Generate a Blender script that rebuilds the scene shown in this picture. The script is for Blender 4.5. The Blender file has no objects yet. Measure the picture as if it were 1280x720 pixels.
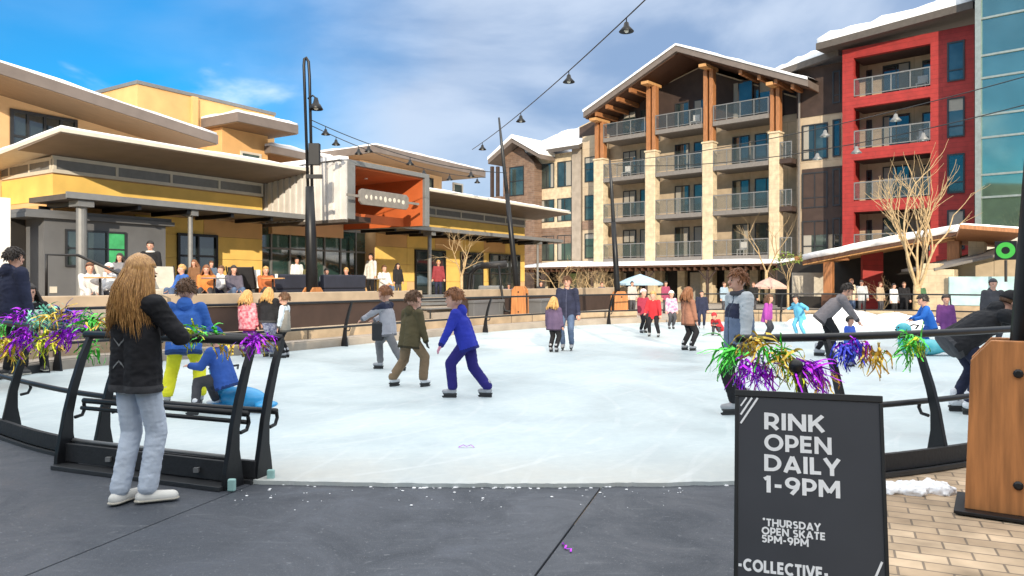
import bpy, bmesh, math, random
from mathutils import Vector, Matrix, noise as mnoise
R = math.radians
rnd = random.Random(7)
C = bpy.context.scene.collection
SC = bpy.context.scene

# ---------------------------------------------------------------- camera
F0, HOR, EYE = 930.0, 352.0, 1.55          # focal length in photo pixels, horizon row, eye height
cam_d = bpy.data.cameras.new('camera'); cam = bpy.data.objects.new('camera', cam_d); C.objects.link(cam)
cam.location = (0, 0, EYE); cam.rotation_euler = (R(90), 0, 0)
cam_d.sensor_width = 36; cam_d.lens = 36*F0/1280; cam_d.shift_y = -8/1280
cam_d.clip_start = .05; cam_d.clip_end = 3000
SC.camera = cam

# ---------------------------------------------------------------- light
SUN_EL, SUN_AZ = 17.0, 175.0               # azimuth clockwise from +Y
w = bpy.data.worlds.new('World'); SC.world = w; w.use_nodes = True
nt = w.node_tree; nt.nodes.clear()
def N(nt, t, **k):
    n = nt.nodes.new(t)
    for a, b in k.items(): setattr(n, a, b)
    return n
def ramp(nt, stops, interp='LINEAR'):
    n = nt.nodes.new('ShaderNodeValToRGB'); cr = n.color_ramp; cr.interpolation = interp
    while len(cr.elements) < len(stops): cr.elements.new(.5)
    for e, (p, c) in zip(cr.elements, stops):
        e.position = p; e.color = (*c, 1) if len(c) == 3 else c
    return n
out = N(nt, 'ShaderNodeOutputWorld'); bg = N(nt, 'ShaderNodeBackground'); bg.inputs[1].default_value = .15
sky = N(nt, 'ShaderNodeTexSky', sky_type='NISHITA', sun_disc=False)
sky.sun_elevation = R(SUN_EL); sky.sun_rotation = R(SUN_AZ); sky.air_density = 1.0; sky.dust_density = .0; sky.ozone_density = 3.0
hs = N(nt, 'ShaderNodeHueSaturation'); hs.inputs['Saturation'].default_value = 1.9; hs.inputs['Value'].default_value = .78
nt.links.new(sky.outputs[0], hs.inputs['Color'])
tc = N(nt, 'ShaderNodeTexCoord')
def cloud(scale, loc, lo, hi, detail=6, dist=.3, stretch=(1, 1, 2.2)):
    mp = N(nt, 'ShaderNodeMapping'); mp.inputs['Scale'].default_value = stretch; mp.inputs['Location'].default_value = loc
    nt.links.new(tc.outputs['Generated'], mp.inputs[0])
    nz = N(nt, 'ShaderNodeTexNoise'); nz.inputs['Scale'].default_value = scale; nz.inputs['Detail'].default_value = detail
    nz.inputs['Distortion'].default_value = dist; nz.inputs['Roughness'].default_value = .5
    nt.links.new(mp.outputs[0], nz.inputs['Vector'])
    r = ramp(nt, [(lo, (0, 0, 0)), (hi, (1, 1, 1))], 'EASE'); nt.links.new(nz.outputs[0], r.inputs[0])
    return r
# the broad grey cloud bank lies to the right of the blue: weight the cover by compass direction
sx = N(nt, 'ShaderNodeSeparateXYZ'); nt.links.new(tc.outputs['Generated'], sx.inputs[0])
side = N(nt, 'ShaderNodeMapRange'); side.inputs[1].default_value = -.46; side.inputs[2].default_value = -.02
side.interpolation_type = 'SMOOTHSTEP'
nt.links.new(sx.outputs[0], side.inputs[0])
c1 = cloud(2.2, (1.3, .4, .2), .34, .62)
c2 = cloud(4.5, (3.1, 7.7, 1.9), .62, .84)
add = N(nt, 'ShaderNodeMath', operation='MULTIPLY_ADD'); nt.links.new(side.outputs[0], add.inputs[0]); add.inputs[1].default_value = .95
m1 = N(nt, 'ShaderNodeMath', operation='MULTIPLY'); nt.links.new(c1.outputs[0], m1.inputs[0]); m1.inputs[1].default_value = .16
nt.links.new(m1.outputs[0], add.inputs[2])
cl = N(nt, 'ShaderNodeMath', operation='MINIMUM'); nt.links.new(add.outputs[0], cl.inputs[0]); cl.inputs[1].default_value = .93
mixc = N(nt, 'ShaderNodeMix', data_type='RGBA'); nt.links.new(cl.outputs[0], mixc.inputs['Factor'])
nt.links.new(hs.outputs[0], mixc.inputs['A'])
shade = N(nt, 'ShaderNodeMix', data_type='RGBA'); shade.inputs['A'].default_value = (1.35, 1.9, 2.9, 1); shade.inputs['B'].default_value = (2.9, 3.35, 4.1, 1)
c3 = cloud(3.4, (9.3, 2.1, 4.4), .38, .66)
nt.links.new(c3.outputs[0], shade.inputs['Factor']); nt.links.new(shade.outputs['Result'], mixc.inputs['B'])
puff = N(nt, 'ShaderNodeMix', data_type='RGBA'); nt.links.new(c2.outputs[0], puff.inputs['Factor'])
nt.links.new(mixc.outputs['Result'], puff.inputs['A']); puff.inputs['B'].default_value = (6.0, 6.3, 7.0, 1)
# bright white overhead cloud, added out of view as fill for the shaded rink
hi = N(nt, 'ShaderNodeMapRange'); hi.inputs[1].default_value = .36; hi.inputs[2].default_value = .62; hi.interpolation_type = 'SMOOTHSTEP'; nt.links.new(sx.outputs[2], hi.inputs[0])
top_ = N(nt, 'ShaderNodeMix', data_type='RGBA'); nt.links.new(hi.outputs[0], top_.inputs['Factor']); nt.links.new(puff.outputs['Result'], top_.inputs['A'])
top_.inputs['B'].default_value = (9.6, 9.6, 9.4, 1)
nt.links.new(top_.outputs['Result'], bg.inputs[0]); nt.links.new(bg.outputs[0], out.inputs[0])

sd = bpy.data.lights.new('sun', 'SUN'); sd.energy = 3.5; sd.angle = R(.5); sd.color = (1, .86, .66)
sun = bpy.data.objects.new('sun', sd); C.objects.link(sun)
_s = Vector((math.sin(R(SUN_AZ))*math.cos(R(SUN_EL)), math.cos(R(SUN_AZ))*math.cos(R(SUN_EL)), math.sin(R(SUN_EL))))
sun.rotation_euler = _s.to_track_quat('Z', 'Y').to_euler(); sun.location = _s*60
SC.view_settings.view_transform = 'Standard'; SC.view_settings.look = 'None'
SC.view_settings.gamma = 1; SC.view_settings.exposure = .6; SC.view_settings.use_curve_mapping = False
SC.render.engine = 'CYCLES'; SC.cycles.use_denoising = True; SC.cycles.max_bounces = 6
SC.cycles.sample_clamp_indirect = 6; SC.render.film_transparent = False

# ---------------------------------------------------------------- materials
M = {}
def mat(name, col, rough=.7, metal=0., var=.12, scale=6., bump=0., bscale=None, stretch=(1, 1, 1), spec=.5, col2=None, detail=4, coat=0, sub=0):
    m = bpy.data.materials.new(name); m.use_nodes = True; t = m.node_tree; b = t.nodes['Principled BSDF']
    b.inputs['Roughness'].default_value = rough; b.inputs['Metallic'].default_value = metal
    b.inputs['Specular IOR Level'].default_value = spec; b.inputs['Coat Weight'].default_value = coat
    tc = N(t, 'ShaderNodeTexCoord'); mp = N(t, 'ShaderNodeMapping'); mp.inputs['Scale'].default_value = stretch
    t.links.new(tc.outputs['Object'], mp.inputs[0])
    nz = N(t, 'ShaderNodeTexNoise'); nz.inputs['Scale'].default_value = scale; nz.inputs['Detail'].default_value = detail
    t.links.new(mp.outputs[0], nz.inputs['Vector'])
    c2 = col2 or tuple(min(1, c*(1+var)) for c in col); c1 = tuple(c*(1-var) for c in col) if not col2 else col
    rp = ramp(t, [(.3, c1), (.7, c2)]); t.links.new(nz.outputs[0], rp.inputs[0]); t.links.new(rp.outputs[0], b.inputs['Base Color'])
    if bump:
        nb = N(t, 'ShaderNodeTexNoise'); nb.inputs['Scale'].default_value = bscale or scale*4; nb.inputs['Detail'].default_value = 5
        t.links.new(mp.outputs[0], nb.inputs['Vector'])
        bp = N(t, 'ShaderNodeBump'); bp.inputs['Strength'].default_value = bump; bp.inputs['Distance'].default_value = .02
        t.links.new(nb.outputs[0], bp.inputs['Height']); t.links.new(bp.outputs[0], b.inputs['Normal'])
    M[name] = m
    return m
def brickmat(name, c1, c2, mortar, scale, bw=.5, rh=.25, ms=.02, rough=.8, bump=.4, rot=(0, 0, 0), off=.5, coord='Object', mottled=.25):
    m = bpy.data.materials.new(name); m.use_nodes = True; t = m.node_tree; b = t.nodes['Principled BSDF']
    b.inputs['Roughness'].default_value = rough
    tc = N(t, 'ShaderNodeTexCoord'); mp = N(t, 'ShaderNodeMapping'); mp.inputs['Rotation'].default_value = rot
    t.links.new(tc.outputs[coord], mp.inputs[0])
    br = N(t, 'ShaderNodeTexBrick'); br.offset = off
    br.inputs['Color1'].default_value = (*c1, 1); br.inputs['Color2'].default_value = (*c2, 1); br.inputs['Mortar'].default_value = (*mortar, 1)
    br.inputs['Scale'].default_value = scale; br.inputs['Mortar Size'].default_value = ms; br.inputs['Brick Width'].default_value = bw; br.inputs['Row Height'].default_value = rh
    br.inputs['Mortar Smooth'].default_value = .3; br.inputs['Bias'].default_value = 0
    t.links.new(mp.outputs[0], br.inputs['Vector'])
    nz = N(t, 'ShaderNodeTexNoise'); nz.inputs['Scale'].default_value = 3; nz.inputs['Detail'].default_value = 6
    t.links.new(tc.outputs[coord], nz.inputs['Vector'])
    mx = N(t, 'ShaderNodeMix', data_type='RGBA', blend_type='MULTIPLY'); mx.inputs['Factor'].default_value = 1
    rp = ramp(t, [(.3, (1-mottled,)*3), (.7, (1+mottled*.4,)*3)]); t.links.new(nz.outputs[0], rp.inputs[0])
    t.links.new(br.outputs['Color'], mx.inputs['A']); t.links.new(rp.outputs[0], mx.inputs['B'])
    t.links.new(mx.outputs['Result'], b.inputs['Base Color'])
    bp = N(t, 'ShaderNodeBump', invert=True); bp.inputs['Strength'].default_value = bump; bp.inputs['Distance'].default_value = .01
    t.links.new(br.outputs['Fac'], bp.inputs['Height']); t.links.new(bp.outputs[0], b.inputs['Normal'])
    M[name] = m
    return m
def glassmat(name, col, rough=.04, spec=1.0, var=.5, alpha=1, coat=.0):
    m = mat(name, col, rough, var=var, scale=.7, spec=spec); b = m.node_tree.nodes['Principled BSDF']
    b.inputs['IOR'].default_value = 1.6; b.inputs['Alpha'].default_value = alpha; b.inputs['Coat Weight'].default_value = coat
    return m
def emit(name, col, s):
    m = bpy.data.materials.new(name); m.use_nodes = True; b = m.node_tree.nodes['Principled BSDF']
    b.inputs['Base Color'].default_value = (*col, 1); b.inputs['Emission Color'].default_value = (*col, 1); b.inputs['Emission Strength'].default_value = s
    M[name] = m
mat('black_metal', (.012, .013, .016), .42, .3, bump=.05, scale=12)
mat('black_wood', (.016, .017, .02), .6, bump=.2, scale=8)
mat('dark_steel', (.05, .053, .058), .45, .5)
mat('steel_paint', (.20, .205, .21), .5, .2, var=.08)
mat('kiosk_grey', (.13, .135, .145), .7, var=.1, scale=2)
mat('fascia', (.17, .14, .125), .6, var=.12, scale=2, bump=.08)
mat('soffit_tan', (.24, .155, .085), .7, var=.12, scale=3, stretch=(1, 8, 1))
mat('soffit_grey', (.20, .155, .12), .7, var=.1, scale=2)
mat('cream_trim', (.62, .58, .50), .6, var=.06)
mat('yellow_stucco', (.82, .55, .15), .85, var=.12, scale=1.3, bump=.1, bscale=30)
mat('orange_stucco', (.68, .40, .165), .85, var=.1, scale=1.3, bump=.1, bscale=30)
mat('peach_stucco', (.70, .45, .23), .85, var=.1, scale=1.1, bump=.1, bscale=30)
mat('portal_orange', (.50, .115, .03), .7, var=.08, scale=2)
mat('corrugated', (.66, .64, .62), .5, .15, var=.1, scale=2)
mat('snow', (.86, .87, .90), .75, var=.05, scale=2.5, bump=.55, bscale=6)
mat('snow_dirty', (.62, .62, .62), .8, var=.18, scale=9, bump=.6, bscale=20)
brickmat('beige_stucco', (.52, .42, .30), (.49, .39, .275), (.30, .24, .17), 1.0, 2.6, 1.52, .014, .85, .3, rot=(R(90), 0, 0), mottled=.14)
brickmat('cream_stone', (.66, .55, .38), (.62, .51, .35), (.52, .43, .30), 1.0, .62, .30, .010, .85, .3, rot=(R(90), 0, 0))
mat('dark_brown', (.052, .032, .026), .75, var=.2, scale=2)
brickmat('brown_brick', (.25, .16, .115), (.19, .115, .082), (.24, .20, .16), 1.0, .5, .16, .014, .85, .4, rot=(R(90), 0, 0))
mat('timber', (.36, .155, .062), .6, var=.25, scale=4, stretch=(6, 6, .6), bump=.15)
mat('timber_board', (.44, .18, .060), .55, var=.28, scale=4, stretch=(6, 6, .5), bump=.15)
mat('timber_pale', (.55, .30, .12), .65, var=.2, scale=4, stretch=(6, 6, .6))
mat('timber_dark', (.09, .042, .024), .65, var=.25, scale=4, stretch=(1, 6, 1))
brickmat('red_siding', (.37, .030, .027), (.345, .028, .025), (.20, .018, .017), 1.0, 3.4, .26, .010, .7, .5, rot=(R(90), 0, 0), mottled=.2)
mat('roof_metal', (.10, .085, .075), .6, .2)
mat('slab_grey', (.19, .175, .165), .75)
mat('rail_grey', (.22, .22, .22), .5, .3)
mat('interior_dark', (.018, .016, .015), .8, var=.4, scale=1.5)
mat('curtain', (.45, .42, .36), .9)
glassmat('window_glass', (.018, .030, .032))
m_ = glassmat('window_glass_teal', (.075, .105, .10), .06, var=.5); m_.node_tree.nodes['Principled BSDF'].inputs['Metallic'].default_value = .45
mat('blind', (.34, .32, .28), .8, var=.1, scale=12, stretch=(1, 1, 8))
m_ = glassmat('tower_glass', (.26, .38, .31), .03, 1.0, var=.12); m_.node_tree.nodes['Principled BSDF'].inputs['Metallic'].default_value = .8
m_ = glassmat('rail_glass', (.07, .085, .085), .08, .6, var=.1, alpha=.28)
mat('mullion', (.34, .38, .36), .4, .5)
mat('bark_pale', (.46, .33, .18), .8, var=.25, scale=10, bump=.4)
mat('leaf_green', (.16, .24, .03), .7, var=.4, scale=6)
mat('conifer', (.03, .05, .02), .9, var=.5, scale=.3)
mat('concrete', (.36, .31, .26), .85, var=.15, scale=2, bump=.2, bscale=30)
mat('tan_pavers', (.40, .31, .22), .85, var=.15, scale=2)
mat('white_paint', (.78, .77, .74), .6, var=.05)
mat('mural_blue', (.42, .62, .66), .7, var=.25, scale=2)
mat('sign_board', (.030, .033, .042), .6, var=.1, scale=3)
mat('sign_frame', (.008, .008, .009), .45)
mat('sign_white', (.72, .73, .75), .6, var=.04)
mat('weathered_sign', (.20, .185, .17), .7, var=.15, scale=6)
mat('green_sign', (.04, .36, .05), .5, var=.05)
mat('umbrella_blue', (.36, .52, .66), .8)
mat('umbrella_pink', (.55, .36, .30), .8)
mat('umbrella_white', (.75, .72, .68), .8)
mat('purple_tinsel', (.42, .03, .75), .22, .75, var=.5, scale=40)
mat('gold_tinsel', (.75, .48, .08), .22, .75, var=.5, scale=40)
mat('green_tinsel', (.10, .58, .08), .22, .75, var=.5, scale=40)
mat('lime_tinsel', (.55, .62, .04), .22, .75, var=.5, scale=40)
mat('blue_tinsel', (.05, .06, .50), .22, .75, var=.5, scale=40)
mat('mint_tinsel', (.25, .65, .45), .22, .75, var=.5, scale=40)
mat('teal_block', (.30, .50, .48), .6)
mat('sofa_navy', (.022, .026, .045), .8)
mat('planter_black', (.02, .02, .024), .6)
mat('lens_glass', (.7, .68, .6), .2)
brickmat('pavers', (.60, .455, .31), (.42, .305, .20), (.22, .17, .125), 1.0, .27, .135, .007, .85, .7, rot=(0, 0, R(24)), mottled=.45)
brickmat('block_wall', (.48, .37, .25), (.40, .30, .20), (.12, .085, .06), 1.0, 1.35, 4, .012, .85, .6)

# ground and ice have their own graphs
def ice_mat():
    m = bpy.data.materials.new('ice'); m.use_nodes = True; t = m.node_tree; b = t.nodes['Principled BSDF']
    tc = N(t, 'ShaderNodeTexCoord')
    n1 = N(t, 'ShaderNodeTexNoise'); n1.inputs['Scale'].default_value = .5; n1.inputs['Detail'].default_value = 8; n1.inputs['Roughness'].default_value = .62; n1.inputs['Distortion'].default_value = .5
    t.links.new(tc.outputs['Object'], n1.inputs['Vector'])
    r1 = ramp(t, [(.26, (.44, .525, .56)), (.5, (.50, .585, .615)), (.74, (.575, .64, .66))]); t.links.new(n1.outputs[0], r1.inputs[0])
    # worn, sandy ice along the entrance lip
    sx = N(t, 'ShaderNodeSeparateXYZ'); t.links.new(tc.outputs['Object'], sx.inputs[0])
    dm = N(t, 'ShaderNodeMapRange', interpolation_type='SMOOTHSTEP'); dm.inputs[1].default_value = 7.0; dm.inputs[2].default_value = 5.7; t.links.new(sx.outputs[1], dm.inputs[0])
    dn = N(t, 'ShaderNodeMath', operation='MULTIPLY'); t.links.new(dm.outputs[0], dn.inputs[0])
    nr = ramp(t, [(.3, (.3, .3, .3)), (.7, (1, 1, 1))]); t.links.new(n1.outputs[0], nr.inputs[0]); t.links.new(nr.outputs[0], dn.inputs[1])
    dx = N(t, 'ShaderNodeMix', data_type='RGBA'); t.links.new(dn.outputs[0], dx.inputs['Factor']); t.links.new(r1.outputs[0], dx.inputs['A']); dx.inputs['B'].default_value = (.47, .47, .44, 1)
    cur = dx.outputs['Result']; hts = None
    # curved blade cuts
    for k, (loc, sc, dist, amt) in enumerate((((3, -9, 0), .55, 3.5, .13), ((-14, -2, 0), .75, 5, .11), ((9, -21, 0), .9, 7, .09), ((-2, 5, 0), 1.4, 9, .07))):
        mp = N(t, 'ShaderNodeMapping'); mp.inputs['Location'].default_value = loc; t.links.new(tc.outputs['Object'], mp.inputs[0])
        wv = N(t, 'ShaderNodeTexWave', wave_type='RINGS', rings_direction='Z'); wv.inputs['Scale'].default_value = sc; wv.inputs['Distortion'].default_value = dist; wv.inputs['Detail'].default_value = 2.5; wv.inputs['Detail Scale'].default_value = .35; t.links.new(mp.outputs[0], wv.inputs['Vector'])
        lr = ramp(t, [(.962, (0, 0, 0)), (.988, (1, 1, 1))]); t.links.new(wv.outputs['Fac'], lr.inputs[0])
        nb = N(t, 'ShaderNodeTexNoise'); nb.inputs['Scale'].default_value = 1.3; nb.inputs['Detail'].default_value = 3; t.links.new(mp.outputs[0], nb.inputs['Vector'])
        br = ramp(t, [(.42, (0, 0, 0)), (.6, (1, 1, 1))]); t.links.new(nb.outputs[0], br.inputs[0])
        mu = N(t, 'ShaderNodeMath', operation='MULTIPLY'); t.links.new(lr.outputs[0], mu.inputs[0]); t.links.new(br.outputs[0], mu.inputs[1])
        m2 = N(t, 'ShaderNodeMath', operation='MULTIPLY'); t.links.new(mu.outputs[0], m2.inputs[0]); m2.inputs[1].default_value = amt*1.7
        mx = N(t, 'ShaderNodeMix', data_type='RGBA'); t.links.new(m2.outputs[0], mx.inputs['Factor']); t.links.new(cur, mx.inputs['A']); mx.inputs['B'].default_value = (.70, .73, .75, 1); cur = mx.outputs['Result']
    # snow shavings
    n3 = N(t, 'ShaderNodeTexNoise'); n3.inputs['Scale'].default_value = 9; n3.inputs['Detail'].default_value = 8; n3.inputs['Roughness'].default_value = .75; t.links.new(tc.outputs['Object'], n3.inputs['Vector'])
    r3 = ramp(t, [(.35, (.93, .94, .95)), (.55, (1, 1, 1)), (.7, (1.07, 1.06, 1.05))]); t.links.new(n3.outputs[0], r3.inputs[0])
    mz = N(t, 'ShaderNodeMix', data_type='RGBA', blend_type='MULTIPLY'); mz.inputs['Factor'].default_value = 1; t.links.new(cur, mz.inputs['A']); t.links.new(r3.outputs[0], mz.inputs['B'])
    t.links.new(mz.outputs['Result'], b.inputs['Base Color'])
    rr = N(t, 'ShaderNodeMapRange'); rr.inputs[1].default_value = .3; rr.inputs[2].default_value = .7; rr.inputs[3].default_value = .30; rr.inputs[4].default_value = .68; t.links.new(n1.outputs[0], rr.inputs[0]); t.links.new(rr.outputs[0], b.inputs['Roughness'])
    b.inputs['Specular IOR Level'].default_value = .45
    bp = N(t, 'ShaderNodeBump'); bp.inputs['Strength'].default_value = .12; bp.inputs['Distance'].default_value = .008
    t.links.new(n3.outputs[0], bp.inputs['Height']); t.links.new(bp.outputs[0], b.inputs['Normal'])
    M['ice'] = m
ice_mat()
def mat_rubber():
    m = bpy.data.materials.new('rubber'); m.use_nodes = True; t = m.node_tree; b = t.nodes['Principled BSDF']
    tc = N(t, 'ShaderNodeTexCoord')
    n1 = N(t, 'ShaderNodeTexNoise'); n1.inputs['Scale'].default_value = 1.6; n1.inputs['Detail'].default_value = 10; n1.inputs['Roughness'].default_value = .7; n1.inputs['Distortion'].default_value = .8
    t.links.new(tc.outputs['Object'], n1.inputs['Vector'])
    r1 = ramp(t, [(.26, (.031, .038, .052)), (.5, (.047, .055, .071)), (.76, (.072, .080, .096))]); t.links.new(n1.outputs[0], r1.inputs[0])
    cur = r1.outputs[0]
    for sc, lo, hi, col, amt in ((160, .60, .70, (.17, .18, .20), .75), (300, .60, .66, (.015, .017, .02), .6), (46, .66, .72, (.20, .21, .23), .6), (16, .68, .73, (.17, .18, .20), .5)):
        n2 = N(t, 'ShaderNodeTexNoise'); n2.inputs['Scale'].default_value = sc; n2.inputs['Detail'].default_value = 3; t.links.new(tc.outputs['Object'], n2.inputs['Vector'])
        sp = ramp(t, [(lo, (0, 0, 0)), (hi, (amt,)*3)]); t.links.new(n2.outputs[0], sp.inputs[0])
        mx = N(t, 'ShaderNodeMix', data_type='RGBA'); mx.inputs['B'].default_value = (*col, 1); t.links.new(sp.outputs[0], mx.inputs['Factor']); t.links.new(cur, mx.inputs['A']); cur = mx.outputs['Result']
    # pale scuffs dragged by skate guards
    mp = N(t, 'ShaderNodeMapping'); mp.inputs['Scale'].default_value = (1.2, 9, 1); mp.inputs['Rotation'].default_value = (0, 0, R(-22)); t.links.new(tc.outputs['Object'], mp.inputs[0])
    n4 = N(t, 'ShaderNodeTexNoise'); n4.inputs['Scale'].default_value = 1.7; n4.inputs['Detail'].default_value = 9; n4.inputs['Roughness'].default_value = .7; t.links.new(mp.outputs[0], n4.inputs['Vector'])
    s4 = ramp(t, [(.58, (0, 0, 0)), (.72, (.45,)*3)]); t.links.new(n4.outputs[0], s4.inputs[0])
    mx = N(t, 'ShaderNodeMix', data_type='RGBA'); mx.inputs['B'].default_value = (.15, .16, .175, 1); t.links.new(s4.outputs[0], mx.inputs['Factor']); t.links.new(cur, mx.inputs['A']); t.links.new(mx.outputs['Result'], b.inputs['Base Color'])
    rr = N(t, 'ShaderNodeMapRange'); rr.inputs[1].default_value = .35; rr.inputs[2].default_value = .65; rr.inputs[3].default_value = .72; rr.inputs[4].default_value = .38; t.links.new(n1.outputs[0], rr.inputs[0]); t.links.new(rr.outputs[0], b.inputs['Roughness'])
    bp = N(t, 'ShaderNodeBump'); bp.inputs['Strength'].default_value = .4; bp.inputs['Distance'].default_value = .004
    t.links.new(n2.outputs[0], bp.inputs['Height']); t.links.new(bp.outputs[0], b.inputs['Normal'])
    M['rubber'] = m
mat_rubber()

# ---------------------------------------------------------------- mesh helpers
class MB:
    """collects shapes into one bmesh"""
    def __init__(s): s.bm = bmesh.new(); s.mi = 0
    def _f(s, vs):
        try:
            f = s.bm.faces.new(vs); f.material_index = s.mi; return f
        except ValueError: return None
    def box(s, x0, x1, y0, y1, z0, z1):
        v = [s.bm.verts.new(p) for p in ((x0, y0, z0), (x1, y0, z0), (x1, y1, z0), (x0, y1, z0), (x0, y0, z1), (x1, y0, z1), (x1, y1, z1), (x0, y1, z1))]
        for q in ((3, 2, 1, 0), (4, 5, 6, 7), (0, 1, 5, 4), (1, 2, 6, 5), (2, 3, 7, 6), (3, 0, 4, 7)): s._f([v[i] for i in q])
        return s
    def hexa(s, b, t):
        """8 corners: bottom ring b, top ring t"""
        n = len(b); vb = [s.bm.verts.new(p) for p in b]; vt = [s.bm.verts.new(p) for p in t]
        s._f(vb[::-1]); s._f(vt)
        for i in range(n): s._f([vb[i], vb[(i+1) % n], vt[(i+1) % n], vt[i]])
        return s
    def prism(s, pts, d):
        """polygon of 3-D points pushed along vector d"""
        d = Vector(d); return s.hexa([Vector(p) for p in pts], [Vector(p)+d for p in pts])
    def quad(s, *p): s._f([s.bm.verts.new(q) for q in p]); return s
    def tube(s, pts, r, n=8, cap=True, flat=None):
        pts = [Vector(p) for p in pts]; k = len(pts)
        rs = r if isinstance(r, (list, tuple)) else [r]*k
        rings = []; up = None
        for i in range(k):
            t = (pts[min(i+1, k-1)]-pts[max(i-1, 0)]);
            if t.length < 1e-9: t = Vector((0, 0, 1))
            t.normalize()
            if up is None:
                a = Vector((0, 0, 1)) if abs(t.z) < .9 else Vector((1, 0, 0)); x = t.cross(a).normalized()
            else:
                x = (up - t*up.dot(t)); x = x.normalized() if x.length > 1e-6 else t.orthogonal().normalized()
            up = x; y = t.cross(x)
            f = flat or 1
            rings.append([s.bm.verts.new(pts[i]+(x*math.cos(2*math.pi*j/n)+y*math.sin(2*math.pi*j/n)*f)*rs[i]) for j in range(n)])
        for a, b in zip(rings, rings[1:]):
            for j in range(n): s._f([a[j], a[(j+1) % n], b[(j+1) % n], b[j]])
        if cap: s._f(rings[0][::-1]); s._f(rings[-1])
        return s
    def ell(s, c, r, rot=None, u=12, v=8):
        r = r if isinstance(r, (list, tuple)) else (r, r, r)
        m = Matrix.Translation(c) @ (rot.to_4x4() if rot else Matrix()) @ Matrix.Diagonal((*r, 1))
        g = bmesh.ops.create_uvsphere(s.bm, u_segments=u, v_segments=v, radius=1, matrix=m)
        for q in g['verts']:
            for f in q.link_faces: f.material_index = s.mi
        return s
    def lathe(s, prof, n=16, c=(0, 0, 0)):
        c = Vector(c); rings = []
        for r, z in prof: rings.append([s.bm.verts.new(c+Vector((r*math.cos(2*math.pi*j/n), r*math.sin(2*math.pi*j/n), z))) for j in range(n)])
        for a, b in zip(rings, rings[1:]):
            for j in range(n): s._f([a[j], a[(j+1) % n], b[(j+1) % n], b[j]])
        s._f(rings[0][::-1]); s._f(rings[-1])
        return s
    def xf(s, m): s.bm.transform(m); return s
    def jitter(s, amp, sc=1.0, seed=0):
        for v in s.bm.verts: v.co += mnoise.noise_vector(v.co*sc+Vector((seed, 0, 0)))*amp
        return s
    def mesh(s, name, mats, smooth=False):
        me = bpy.data.meshes.new(name); s.bm.normal_update(); bmesh.ops.recalc_face_normals(s.bm, faces=s.bm.faces[:]); s.bm.to_mesh(me); s.bm.free()
        for m in (mats if isinstance(mats, (list, tuple)) else [mats]): me.materials.append(M[m] if isinstance(m, str) else m)
        if smooth:
            for p in me.polygons: p.use_smooth = True
        return me
    def build(s, name, mats, parent=None, smooth=False, bevel=0, loc=None):
        o = bpy.data.objects.new(name, s.mesh(name, mats, smooth)); C.objects.link(o)
        if parent: o.parent = parent
        if loc is not None: o.location = loc
        if bevel:
            b = o.modifiers.new('bevel', 'BEVEL'); b.width = bevel; b.segments = 2; b.limit_method = 'ANGLE'; b.angle_limit = R(40)
        return o
def tag(o, label=None, cat=None, group=None, kind=None):
    if label: o['label'] = label
    if cat: o['category'] = cat
    if group: o['group'] = group
    if kind: o['kind'] = kind
    return o
def thing(name, label, cat, loc=(0, 0, 0), rz=0, group=None):
    o = bpy.data.objects.new(name, None); C.objects.link(o); o.empty_display_size = .2
    o.location = loc; o.rotation_euler = (0, 0, rz)
    return tag(o, label, cat, group)
def structure(o): o['kind'] = 'structure'; return o
def copy_tree(o, parent=None):
    c = o.copy(); C.objects.link(c)
    if parent: c.parent = parent
    for ch in list(o.children): copy_tree(ch, c)
    return c
class Frame:
    """a building front: local x along it, local y into it, local z up"""
    def __init__(s, ox, oy, ang):
        s.o = Vector((ox, oy)); s.a = ang; s.u = Vector((math.cos(ang), math.sin(ang))); s.v = Vector((-math.sin(ang), math.cos(ang)))
    def x(s, px, d=0):
        k = (px-640)/F0; p = s.o+s.v*d      # (p + u t).x = k (p + u t).y
        return (k*p.y-p.x)/(s.u.x-k*s.u.y)
    def Y(s, px, d=0): return (s.o+s.v*d+s.u*s.x(px, d)).y
    def z(s, px, py, d=0): return EYE-(py-HOR)*s.Y(px, d)/F0
    def p(s, px, py, d=0): return (s.x(px, d), d, s.z(px, py, d))
    def world(s, x, y): return s.o+s.u*x+s.v*y
def ground_at(px, py, z=0):
    Y = (EYE-z)*F0/(py-HOR); return Vector(((px-640)/F0*Y, Y, z))
def at(px, Y, z=0): return Vector(((px-640)/F0*Y, Y, z))
LB = Frame(-11.8, 18.2, math.atan2(.841, .542))
HT = Frame(14.17, 50.7, math.atan2(-.663, .749))
# ================================================================ ground, ice, paths
def sheet(name, pts, z, m, th=0, kind='structure'):
    b = MB()
    if th: b.prism([(x, y, z-th) for x, y in pts], (0, 0, th))
    else: b.quad(*[(x, y, z) for x, y in pts])
    o = b.build(name, m); o['kind'] = kind; return o
def catmull(P, n=8, closed=False):
    P = [Vector(p) for p in P]; out = []; k = len(P)
    for i in range(k if closed else k-1):
        p0 = P[(i-1) % k] if closed or i > 0 else P[i]; p1 = P[i]; p2 = P[(i+1) % k]; p3 = P[(i+2) % k] if closed or i+2 < k else P[(i+1) % k]
        for j in range(n):
            t = j/n; out.append(.5*((2*p1)+(p2-p0)*t+(2*p0-5*p1+4*p2-p3)*t*t+(3*p1-p0-3*p2+p3)*t**3))
    if not closed: out.append(P[-1])
    return out
sheet('ground', [(-600, -300), (600, -300), (600, 900), (-600, 900)], -.03, 'tan_pavers')
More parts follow.
